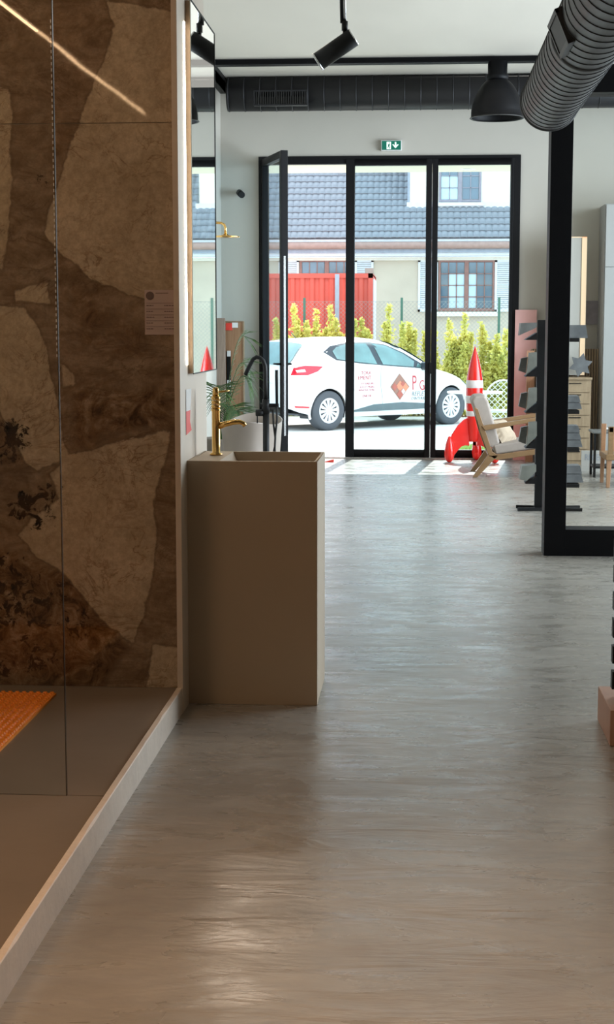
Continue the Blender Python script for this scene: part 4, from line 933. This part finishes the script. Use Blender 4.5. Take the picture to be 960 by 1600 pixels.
# dormer
ydm = 42.45; a, b = h(641, 262, ydm), h(641, 322, ydm)
dm = link_mesh(MB().box((a.x, ydm, b.z-.15), (4.4, ydm+3, b.z+2.2)), 'dormer_wall', 'dormer', hs_)
link_mesh(MB().box((a.x-.08, ydm-.05, b.z-.1), (4.5, ydm+.02, b.z+.10)), 'flashing', 'trim_white', dm)
link_mesh(MB().box((a.x-.06, ydm-.02, b.z), (a.x, ydm+2.5, b.z+2.2)), 'corner_board', 'trim_grey', dm)
def window(x0, x1, z0, z1, y, par, cols, rows, wood, mull, pale=None):
    t = .055; f = MB().box((x0, y-.05, z0), (x0+t, y+.02, z1)).box((x1-t, y-.05, z0), (x1, y+.02, z1)).box((x0+t, y-.05, z1-t), (x1-t, y+.02, z1)).box((x0+t, y-.05, z0), (x1-t, y+.02, z0+t*1.3))
    xm_ = x0+(x1-x0)*mull; f.box((xm_-.055, y-.055, z0), (xm_+.055, y+.02, z1))
    fo = link_mesh(f, 'window_frame', wood, par)
    for xa_, xb__ in ((x0+t, xm_-.055), (xm_+.055, x1-t)):
        for i in range(cols):
            for j in range(rows):
                xx0 = xa_+(xb__-xa_)*i/cols; xx1 = xa_+(xb__-xa_)*(i+1)/cols; zz0 = z0+t*1.3+(z1-t-z0-t*1.3)*j/rows; zz1 = z0+t*1.3+(z1-t-z0-t*1.3)*(j+1)/rows
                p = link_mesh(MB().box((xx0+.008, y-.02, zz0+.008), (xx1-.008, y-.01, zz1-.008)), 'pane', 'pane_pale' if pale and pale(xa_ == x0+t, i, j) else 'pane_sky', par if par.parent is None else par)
    bars = MB()
    for xa_, xb__ in ((x0+t, xm_-.055), (xm_+.055, x1-t)):
        for i in range(1, cols): xx = xa_+(xb__-xa_)*i/cols; bars.box((xx-.011, y-.04, z0), (xx+.011, y-.005, z1))
        for j in range(1, rows): zz = z0+t*1.3+(z1-t-z0-t*1.3)*j/rows; bars.box((xa_, y-.04, zz-.011), (xb__, y-.005, zz+.011))
    link_mesh(bars, 'glazing_bars', wood, par)
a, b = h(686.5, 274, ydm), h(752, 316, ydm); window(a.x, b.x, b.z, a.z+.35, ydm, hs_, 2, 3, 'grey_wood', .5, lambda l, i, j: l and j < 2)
link_mesh(MB().box((a.x-.1, ydm-.12, b.z-.10), (b.x+.1, ydm+.01, b.z-.01)), 'window_sill', 'trim_white', hs_)
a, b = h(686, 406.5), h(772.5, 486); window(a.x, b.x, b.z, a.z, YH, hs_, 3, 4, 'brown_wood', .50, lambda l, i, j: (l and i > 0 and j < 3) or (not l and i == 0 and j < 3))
link_mesh(MB().box((a.x-.1, YH-.14, b.z-.14), (b.x+.12, YH+.01, b.z-.02)), 'window_sill', 'dormer', hs_)
def shutter(px0, px1, y0_, y1_):
    a, b = h(px0, y0_), h(px1, y1_); f = link_mesh(MB().box((a.x, YH-.05, b.z), (a.x+.06, YH, a.z)).box((b.x-.06, YH-.05, b.z), (b.x, YH, a.z)).box((a.x, YH-.05, a.z-.06), (b.x, YH, a.z)).box((a.x, YH-.05, b.z), (b.x, YH, b.z+.06)), 'shutter', 'shutter', hs_)
    m = MB(); z = b.z+.06
    while z < a.z-.06: m.add([(a.x+.05, YH-.045, z), (b.x-.05, YH-.045, z), (b.x-.05, YH-.015, z+.05), (a.x+.05, YH-.015, z+.05)], [(0, 1, 2, 3)]); z += .055
    tag(link_mesh(m, 'louvres', 'shutter', f), kind='stuff')
shutter(654, 684, 406, 487); shutter(774, 804, 406, 487)
a, b = h(469, 406), h(553, 486); window(a.x, b.x, b.z, a.z, YH, hs_, 3, 4, 'brown_wood', .5)
shutter(436, 467.5, 406, 487); shutter(555, 583.5, 406, 487)
# shipping container
YC = 33.2; k2 = lambda px, py: Q(px, py, Y=YC)
a = k2(583, 427); xr_ = a.x; zt2 = a.z; xl_ = xr_-6.06
ct = thing('shipping_container', 'red corrugated shipping container standing before the beige house', 'container', ((xl_+xr_)/2, YC+1.2, GZ))
m = MB(); pts = []; x = xl_+.1; k = 0
while x < xr_-.12:
    pts += [(x, 0), (x+.07, .0), (x+.105, .036), (x+.175, .036)]; x += .21
pts.append((xr_-.1, 0))
m.add([(p[0], YC+.02+p[1], GZ+.15) for p in pts]+[(p[0], YC+.02+p[1], zt2-.1) for p in pts], [(i, i+1, len(pts)+i+1, len(pts)+i) for i in range(len(pts)-1)])
link_mesh(m, 'corrugated_side', 'container', ct)
m = MB().box((xl_, YC, GZ), (xl_+.1, YC+.1, zt2)).box((xr_-.1, YC, GZ), (xr_, YC+.1, zt2)).box((xl_, YC, zt2-.1), (xr_, YC+.1, zt2)).box((xl_, YC, GZ), (xr_, YC+.1, GZ+.16)).box((xr_-.1, YC+2.34, GZ), (xr_, YC+2.44, zt2)).box((xr_-.1, YC, zt2-.1), (xr_, YC+2.44, zt2)).box((xl_, YC+2.34, GZ), (xr_, YC+2.44, zt2))
link_mesh(m, 'corner_frame', 'container', ct); link_mesh(MB().box((xl_, YC+.06, zt2-.05), (xr_, YC+2.44, zt2-.02)), 'roof_sheet', 'container', ct)
for y0_, y1_ in ((YC+.1, YC+1.21), (YC+1.23, YC+2.34)): link_mesh(MB().box((xr_-.06, y0_, GZ+.1), (xr_-.02, y1_, zt2-.1)), 'end_door', 'container', ct)
for y in (YC+.45, YC+.9, YC+1.5, YC+2.0): link_mesh(MB().tube([(xr_+.0, y, GZ+.1), (xr_+.0, y, zt2-.1)], .018, 8), 'lock_rod', 'trim_white', ct)
link_mesh(MB().box((xr_-.17, YC-.01, zt2-.0), (xr_+.01, YC+.16, zt2+.11)), 'corner_casting', 'trim_brown', ct)
a = k2(528, 440); solo(MB().box((a.x-.05, YC-.16, GZ), (a.x+.04, YC-.08, zt2-.02)), 'steel_post', 'trim_grey', 'grey steel post standing against the red container', 'post')
# fence
YF = 32.2; fc2 = thing('chain_link_fence', 'chain-link fence with green posts behind the yellow bushes', 'fence', (0, YF, GZ))
zf1 = Q(628, 465, Y=YF).z
for px in (628, 780, 476, 860):
    x = Q(px, 500, Y=YF).x; link_mesh(MB().box((x-.025, YF-.025, GZ), (x+.025, YF+.025, zf1)), 'fence_post', 'fence_green', fc2)
m = MB(); x0_, x1_ = -3.6, 3.4; hh_ = zf1-.08-GZ; x = x0_-hh_; rw = .0028
while x < x1_:
    for sg_ in (1, -1):
        xa_, xb__ = (x, x+hh_) if sg_ > 0 else (x+hh_, x); za, zb2 = GZ, GZ+hh_
        lo_, hi_ = 0.0, 1.0
        for lim, c_ in ((x0_, 1), (x1_, -1)):
            pass
        t0_ = max(0, min(1, (x0_-xa_)/(xb__-xa_) if xb__ > xa_ else (x1_-xa_)/(xb__-xa_))); t1_ = max(0, min(1, (x1_-xa_)/(xb__-xa_) if xb__ > xa_ else (x0_-xa_)/(xb__-xa_)))
        if t1_-t0_ > .01: m.tube([(xa_+(xb__-xa_)*t0_, YF, za+(zb2-za)*t0_), (xa_+(xb__-xa_)*t1_, YF, za+(zb2-za)*t1_)], rw, 3, False)
    x += .085
m.tube([(x0_, YF, GZ+hh_), (x1_, YF, GZ+hh_)], .004, 4)
tag(link_mesh(m, 'wire_mesh', 'wire', fc2), kind='stuff')
# bushes
def bush(px, pytop, Y, wd, n, seed, label, gm='bush', zb=GZ):
    c = Q(px, 560, Y=Y); zt3 = Q(px, pytop, Y=Y).z; rn = random.Random(seed); t = thing('bush', label, 'bush', (c.x, Y, zb), 0, 'yellow-green bushes')
    hgt = zt3-zb; st = MB(); lv = MB(); nst = 11
    for s in range(nst):
        bx_ = rn.uniform(-wd, wd)*.8; by_ = rn.uniform(-.25, .25); hh = hgt*(1-.25*abs(bx_)/wd)*rn.uniform(.55, 1.0) if s else hgt; bx_ = bx_ if s else 0
        lean = rn.uniform(-.12, .12); pts = [Vector((c.x+bx_+lean*t_*t_, Y+by_, zb+hh*t_)) for t_ in (0, .3, .6, .85, 1)]
        st.tube(pts, [.008, .007, .005, .003, .001], 5)
        for k in range(n//nst):
            t_ = rn.random()**.75; p = Vector((c.x+bx_+lean*t_*t_, Y+by_, zb+hh*t_)); sprd = .24*(1.08-t_)
            p += Vector((rn.gauss(0, sprd*.6), rn.gauss(0, sprd*.6), rn.uniform(-.03, .03)))
            if p.z < zb+.01: continue
            d_ = Vector((rn.uniform(-1, 1), rn.uniform(-1, 1), rn.uniform(-.2, 1))).normalized()*rn.uniform(.045, .095); w_ = d_.cross(Vector((rn.uniform(-1, 1), rn.uniform(-1, 1), rn.uniform(-1, 1)))).normalized()*d_.length*.34
            lv.add([p, p+d_*.5+w_, p+d_, p+d_*.5-w_], [(0, 1, 2, 3)])
    link_mesh(st, 'stems', 'leaf_stem', t); tag(link_mesh(lv, 'foliage', gm, t), kind='stuff'); return t
bd_ = [(438, 500, .45, 'leftmost yellow-green bush, seen behind the open door leaf'), (466, 478, .42, 'tall spiky yellow-green bush at the left end before red container'), (500, 486, .40, 'yellow-green bush directly above the rear of the white car'), (522, 480, .38, 'pointed yellow-green bush beside the left black door post'),
       (548, 500, .35, 'yellow-green bush half hidden by the left black door post'), (572, 498, .34, 'low yellow-green bush before the right corner of the container'), (606, 478, .42, 'tall yellow-green bush left of the green fence post'), (640, 505, .36, 'rounded yellow-green bush right of the green fence post'),
       (674, 515, .36, 'yellow-green bush mostly hidden by the middle door post'), (708, 500, .38, 'yellow-green bush above the bonnet of the white car'), (724, 492, .36, 'tall yellow-green bush just left of the red rocket tip'), (758, 506, .38, 'yellow-green bush right of the red rocket tip'), (786, 516, .40, 'rightmost yellow-green bush beside the right door frame')]
for i, (px, pt, wd, lab) in enumerate(bd_): bush(px, pt, 31.3+.2*(i % 3), wd, 6000, 40+i, lab)
# grass strip
m = MB(); rn = random.Random(9); a, b = Q(700, 704, z=-.06), Q(795, 693, z=-.08)
for k in range(2600):
    x = rn.uniform(.35, 1.6); y = rn.uniform(18.0, 19.3); z = gz(y); hh = rn.uniform(.03, .09); d_ = Vector((rn.uniform(-.03, .03), rn.uniform(-.03, .03), hh)); w_ = Vector((rn.uniform(-1, 1), rn.uniform(-1, 1), 0)).normalized()*.006; p = Vector((x, y, z))
    m.add([p-w_, p+w_, p+d_], [(0, 1, 2)])
tag(link_mesh(m, 'grass_patch', 'grass'), 'strip of green grass outside behind the red rocket', 'grass', kind='stuff')
# garden table and chair
yg_ = 20.4; gt = Q(745, 613, Y=yg_); zg = gz(yg_)
t = thing('garden_table', 'white metal garden table outside behind the rocket', 'table', (gt.x, yg_, zg))
link_mesh(MB().lathe([(0, .012), (.36, .012), (.37, .006), (.36, -.012), (.34, -.004), (0, -.004)], (gt.x-.02, yg_, gt.z), 32), 'table_top', 'garden_white', t)
for k in range(4):
    a_ = PI/4+k*PI/2; c_, s__ = math.cos(a_), math.sin(a_)
    link_mesh(MB().tube([(gt.x-.02+.20*c_, yg_+.20*s__, gt.z-.004), (gt.x-.02+.12*c_, yg_+.12*s__, (gt.z+zg)/2), (gt.x-.02+.28*c_, yg_+.28*s__, zg)], .010, 8), 'leg', 'garden_white', t)
yg2 = 20.0; gc = Q(787, 640, Y=yg2); zg = gz(yg2)
t = thing('garden_chair', 'white lattice-backed metal garden chair outside beside the door frame', 'chair', (gc.x, yg2+.2, zg))
ro = .23; zc_ = Q(787, 622, Y=yg2).z
def archpts(r_, y): return [(gc.x-r_, y, zc_-.30)]+[(gc.x-r_*math.cos(q*PI/12), y, zc_+r_*math.sin(q*PI/12)) for q in range(13)]+[(gc.x+r_, y, zc_-.30)]
link_mesh(MB().tube(archpts(ro, yg2), .011, 8), 'back_hoop', 'garden_white', t)
m = MB()
for k in range(-6, 7):
    for sg_ in (1, -1):
        seg_ = []
        for q in range(41):
            u = -ro+2*ro*q/40; z = zc_-.05+sg_*(u)+k*.075; inside = (abs(u) < ro and z > zc_-.30 and (z < zc_ or u*u+(z-zc_)**2 < ro*ro))
            if inside: seg_.append((gc.x+u, yg2+.001*sg_, z))
        if len(seg_) > 2: m.tube([seg_[0], seg_[-1]], .0055, 5)
tag(link_mesh(m, 'lattice', 'garden_white', t), kind='stuff')
link_mesh(MB().lathe([(0, .012), (.24, .012), (.25, 0), (.24, -.012), (0, -.012)], (gc.x, yg2+.24, zg+.44), 28), 'seat', 'garden_white', t)
for x in (-.19, .19):
    for y in (.02, .42): link_mesh(MB().tube([(gc.x+x, yg2+y, zg+.44), (gc.x+x*1.2, yg2+.22+(y-.22)*1.2, zg)], .011, 8), 'leg', 'garden_white', t)

# ------------------------------------------------------------------ car
rw_ = Q(505, 672, z=GZ); fw_ = Q(695, 662.5, z=GZ); dd_ = fw_-rw_; phi = math.atan2(dd_.y, dd_.x); WB = dd_.length
SC = WB/2.59
c0 = rw_ + Vector((-math.sin(phi), math.cos(phi), 0))*.76
car = thing('car', 'white five-door hatchback with red diamond logo on its door parked outside', 'car', (c0.x, c0.y, GZ), phi)
def interp(tab, x):
    if x <= tab[0][0]: return tab[0][1]
    for (a_, b_), (c_, d_) in zip(tab, tab[1:]):
        if x <= c_:
            t_ = (x-a_)/(c_-a_); return b_+(d_-b_)*t_
    return tab[-1][1]
def smooth(tab, x, e=.04): return (interp(tab, x-e)+interp(tab, x)*2+interp(tab, x+e))/4
TOP = [(-.73, .80), (-.70, .95), (-.64, 1.06), (-.55, 1.19), (-.42, 1.33), (-.30, 1.40), (0, 1.435), (.5, 1.46), (.95, 1.462), (1.3, 1.43), (1.55, 1.37), (1.85, 1.22), (2.1, 1.08), (2.3, .985), (2.5, .94), (2.8, .87), (3.05, .78), (3.2, .69), (3.30, .58), (3.34, .48)]
BOT = [(-.73, .38), (-.55, .30), (-.3, .24), (.4, .20), (2.2, .20), (2.9, .22), (3.2, .24), (3.34, .30)]
PLAN = [(-.73, .60), (-.68, .70), (-.58, .78), (-.40, .83), (0, .855), (.6, .86), (1.8, .86), (2.6, .85), (2.9, .80), (3.1, .71), (3.25, .55), (3.34, .40)]
BELT = [(-.7, 1.02), (0, 1.08), (1.2, 1.0), (2.2, .92), (3.34, .5)]
def ztop(x): return smooth(TOP, x)
def rr2(x): return .20 if .2 < x < 1.6 else .14
def hwf(x, z):
    W = smooth(PLAN, x); bl = interp(BELT, x); zt_ = ztop(x); r_ = rr2(x)
    if z <= bl: h_ = W*(1-.07*max(0, (.45-z)/.3)**1.2-.02*max(0, (z-.6))/.4)
    else: h_ = W*.975-(z-bl)*.46
    if z > zt_-r_: k_ = min(1, (z-(zt_-r_))/r_); h_ *= max(0, 1-k_**2.8)**(1/2.8)
    return max(0, h_)
st_x = [-.73+i*4.07/150 for i in range(151)]; m = MB(); vs = []; NJ = 34
for x in st_x:
    zb3, zt_ = smooth(BOT, x), ztop(x); r_ = rr2(x); half = []
    for j in range(22): half.append(zb3+(zt_-r_-zb3)*j/21)
    for j in range(1, 13): half.append(zt_-r_+r_*math.sin(PI/2*j/12))
    ring = [(x, -hwf(x, z), z) for z in half]+[(x, hwf(x, z), z) for z in reversed(half[:-1])]; vs += ring
nr = len(ring); fs = []
def in_arch(x, z): return any((x-cx)**2+(z-.31)**2 < .365**2 for cx in (0, 2.59))
for i in range(150):
    for k in range(nr-1):
        q = [i*nr+k, i*nr+k+1, (i+1)*nr+k+1, (i+1)*nr+k]; cxm = sum(vs[t_][0] for t_ in q)/4; czm = sum(vs[t_][2] for t_ in q)/4
        if in_arch(cxm, czm): continue
        fs.append(tuple(q))
fs.append(tuple(range(nr))); fs.append(tuple(range(150*nr, 151*nr))); m.add(vs, fs, True)
def cl(mb, name, m_, par=car, **k):
    for v in mb.v: v *= SC
    return link_mesh(mb, name, m_, par, local=True, **k)
cl(m, 'body', 'car_white')
cl(MB().box((-.5, -.7, .24), (3.0, .7, .27)), 'underbody', 'car_dark')
def side_poly(poly, off, sub=10, sgn=-1):
    """flat side-view polygon laid on the flank"""
    cx = sum(p[0] for p in poly)/len(poly); cz = sum(p[1] for p in poly)/len(poly); m = MB(); dense = []
    for (a_, b_), (c_, d_) in zip(poly, poly[1:]+poly[:1]):
        k_ = max(1, int(math.hypot(c_-a_, d_-b_)/.06))
        for i in range(k_): dense.append((a_+(c_-a_)*i/k_, b_+(d_-b_)*i/k_))
    rings = []; R_ = 6
    for r_ in range(R_+1):
        s = 1-r_/R_*.999; rings.append([(cx+(x-cx)*s, cz+(z-cz)*s) for x, z in dense])
    n = len(dense); V = [(x, sgn*(hwf(x, z)+off), z) for rg in rings for x, z in rg]
    m.add(V, [(r_*n+i, r_*n+(i+1)%n, (r_+1)*n+(i+1)%n, (r_+1)*n+i) for r_ in range(R_) for i in range(n)], True); return m
DLO = [(-.06, 1.225), (.10, 1.315), (.5, 1.375), (1.0, 1.375), (1.30, 1.335), (1.62, 1.20), (1.90, 1.05), (2.10, .935), (1.3, .99), (.6, 1.045), (.15, 1.10)]
for sg_ in (-1, 1):
    wf = cl(side_poly(DLO, .004, sgn=sg_), 'window_surround', 'car_dark')
    cl(side_poly([(.17, 1.115), (.62, 1.06), (.98, 1.025), (.88, 1.355), (.5, 1.355), (.24, 1.31), (.12, 1.24)], .009, sgn=sg_), 'side_window', 'car_glass', wf)
    cl(side_poly([(1.10, 1.02), (1.75, .972), (1.80, 1.06), (1.60, 1.185), (1.28, 1.315), (1.0, 1.352)], .009, sgn=sg_), 'side_window', 'car_glass', wf)
    cl(side_poly([(1.81, .968), (2.02, .95), (1.87, 1.03)], .009, sgn=sg_), 'side_window', 'car_glass', wf)
    cl(side_poly([(.48, .30), (.9, .385), (1.5, .405), (2.0, .375), (2.16, .33), (2.1, .285), (.5, .275)], .006, sgn=sg_), 'side_trim', 'car_trim')
    cl(side_poly([(-.62, .99), (-.45, 1.02), (-.12, 1.005), (-.22, .93), (-.40, .875), (-.66, .875)], .010, sgn=sg_), 'tail_lamp', 'tail')
    cl(side_poly([(-.60, .95), (-.46, .965), (-.44, .925), (-.58, .915)], .013, sgn=sg_), 'lamp_lens', 'lens')
    cl(side_poly([(2.92, .74), (3.16, .60), (3.20, .66), (3.02, .79)], .010, sgn=sg_), 'head_lamp', 'car_glass')
    cl(side_poly([(-.62, .40), (-.38, .385), (-.38, .36), (-.60, .37)], .008, sgn=sg_), 'reflector', 'tail')
    sm2 = MB()
    for pth in ([(1.06, .98), (1.04, .7), (1.10, .28)], [(2.16, .90), (2.20, .6), (2.12, .28)], [(.36, 1.02), (.38, .75), (.50, .62)]):
        sm2.tube([(x, sg_*(hwf(x, z)+.001), z) for (x0, z0), (x1, z1) in zip(pth, pth[1:]) for x, z in ((x0+(x1-x0)*q/6, z0+(z1-z0)*q/6) for q in range(7))], .0035, 4)
    cl(sm2, 'door_seam', 'car_trim')
    for cx_, r__ in ((0, .365), (2.59, .365)):
        m = MB(); V = []
        n = 36
        for i in range(n+1):
            a_ = -.35+(PI+.70)*i/n
            for rad_, o_ in ((.345, -.02), (.348, .012), (.375, .012), (.388, .001)):
                x, z = cx_+rad_*math.cos(a_), .31+rad_*math.sin(a_); z = max(z, .17); V.append((x, sg_*(hwf(x, max(z, .25))+o_), z))
        m.add(V, [(i*4+k, i*4+k+1, (i+1)*4+k+1, (i+1)*4+k) for i in range(n) for k in range(3)], True); cl(m, 'arch_lip', 'car_white' )
        V = []
        for i in range(n+1):
            a_ = -.35+(PI+.70)*i/n; V += [(cx_+.350*math.cos(a_), sg_*.86, max(.16, .31+.350*math.sin(a_))), (cx_+.350*math.cos(a_), sg_*.52, max(.16, .31+.350*math.sin(a_))), (cx_, sg_*.52, .31)]
        m = MB(); m.add(V, [f for i in range(n) for f in ((i*3, i*3+1, (i+1)*3+1, (i+1)*3), (i*3+1, i*3+2, (i+1)*3+1))], True)
        for v in m.v: v.y = sg_*min(abs(v.y), .80)
        cl(m, 'wheel_well', 'car_dark')
    # mirror
    y_ = hwf(1.98, .95)
    cl(MB().obox((1.96, sg_*(y_+.10), .985), (.13, .20, .13), Matrix.Rotation(sg_*.2, 3, 'Z')), 'door_mirror', 'car_dark', bevel=.03)
    cl(side_poly([(.62, .965), (.80, .955), (.80, .935), (.62, .945)], .012, sgn=sg_), 'door_handle', 'car_white')
def top_patch(xs, yf, off, name, m_):
    m = MB(); V = []; ny = 14
    for x in xs:
        zt_ = ztop(x); r_ = rr2(x); h0 = max(.05, hwf(x, zt_-r_))
        for j in range(ny+1):
            y = (-1+2*j/ny)*yf*h0; k_ = max(0, 1-(abs(y)/h0)**2.8)**(1/2.8); V.append((x-(off if x < .3 else -off), y, zt_-r_+r_*k_+off))
    m.add(V, [(i*(ny+1)+j, i*(ny+1)+j+1, (i+1)*(ny+1)+j+1, (i+1)*(ny+1)+j) for i in range(len(xs)-1) for j in range(ny)], True); return cl(m, name, m_)
top_patch([-.655+i*.028 for i in range(12)], .86, .010, 'rear_window', 'car_glass')
top_patch([1.46+i*.06 for i in range(14)], .88, .008, 'windscreen', 'car_glass')
# wheels
def wheel(cx_, sg_):
    y_ = sg_*.745
    ty = cl(MB().lathe([(.20, -.10), (.24, -.105), (.295, -.10), (.31, -.08), (.312, 0), (.31, .08), (.295, .10), (.24, .105), (.205, .095), (.20, .06)], (cx_, y_, .312), 48, 'Y'), 'tyre', 'tyre')
    cl(MB().lathe([(0, sg_*.055), (.20, sg_*.06)], (cx_, y_, .312), 32, 'Y'), 'wheel_disc', 'car_trim', ty)
    m = MB().lathe([(.165, sg_*.088), (.20, sg_*.098), (.207, sg_*.09), (.20, sg_*.06), (.165, sg_*.06), (.165, sg_*.088)], (cx_, y_, .312), 40, 'Y'); m.lathe([(0, sg_*.105), (.045, sg_*.10), (.055, sg_*.07)], (cx_, y_, .312), 24, 'Y')
    for k in range(12):
        a_ = 2*PI*k/12+.1; d_ = Vector((math.cos(a_), 0, math.sin(a_))); t_ = Vector((-math.sin(a_), 0, math.cos(a_))); c_ = Vector((cx_, y_, .312))
        p = [c_+d_*.04-t_*.011, c_+d_*.17-t_*.026, c_+d_*.17+t_*.026, c_+d_*.04+t_*.011]; m.prism([q+Vector((0, sg_*.075, 0)) for q in p], (0, sg_*.02, 0))
    cl(m, 'hubcap', 'hubcap', ty)
for cx_ in (0, 2.59):
    for sg_ in (-1, 1): wheel(cx_, sg_)
# antenna, plate
cl(MB().tube([(.0, 0, 1.42), (-.12, 0, 1.53)], .006, 6), 'antenna', 'car_dark')
# lettering
def deco(s, size, x0, z0, m_, align='LEFT', off=.005, shear=0, sx=1.0):
    def fn(x, y, d): X_, Z_ = x0+x*sx, z0+y; return (X_, -(hwf(X_, Z_)+off+d), Z_)
    return cl(text_mb(s, size, fn, .002, align, shear), 'lettering', m_)
def diamond(cx, cz, hw_, hh, m_, off=.006, name='emblem'):
    P4 = [(cx-hw_, cz), (cx, cz+hh), (cx+hw_, cz), (cx, cz-hh)]; m = MB().prism([(x, -(hwf(x, z)+off), z) for x, z in P4], (0, -.001, 0)); return cl(m, name, m_)
ex_, ez_ = 1.44, .655
diamond(ex_, ez_, .205, .215, 'dec1'); diamond(ex_+.005, ez_+.01, .085, .09, 'dec2', .009); diamond(ex_+.12, ez_-.01, .065, .07, 'dec2', .009); diamond(ex_+.0, ez_-.12, .07, .075, 'dec3', .009); diamond(ex_-.11, ez_+.0, .06, .065, 'dec3', .009); diamond(ex_+.06, ez_+.05, .05, .05, 'dec3', .011); diamond(ex_+.065, ez_-.075, .04, .045, 'lens', .012)
deco('P', .34, 1.70, .60, 'deca', sx=.62); deco('G', .24, 1.86, .59, 'deca', sx=.7)
deco('REFLETS', .105, 1.69, .50, 'decb', shear=.2, sx=.98); deco("D'INTERIEURS", .068, 1.69, .435, 'decb', sx=.98)
for s, z, sz, c_ in (('TORA', .865, .075, 'deca'), ('EMENT', .785, .085, 'deca'), ('EXTERIEURS', .705, .05, 'deca'), ('SOL ET MURS', .65, .05, 'deca'), ('RENOVATION', .60, .05, 'deca'), ('ENE.FR', .505, .06, 'deca')):
    deco(s, sz, .90 if len(s) > 6 else .84, z, c_, 'RIGHT')
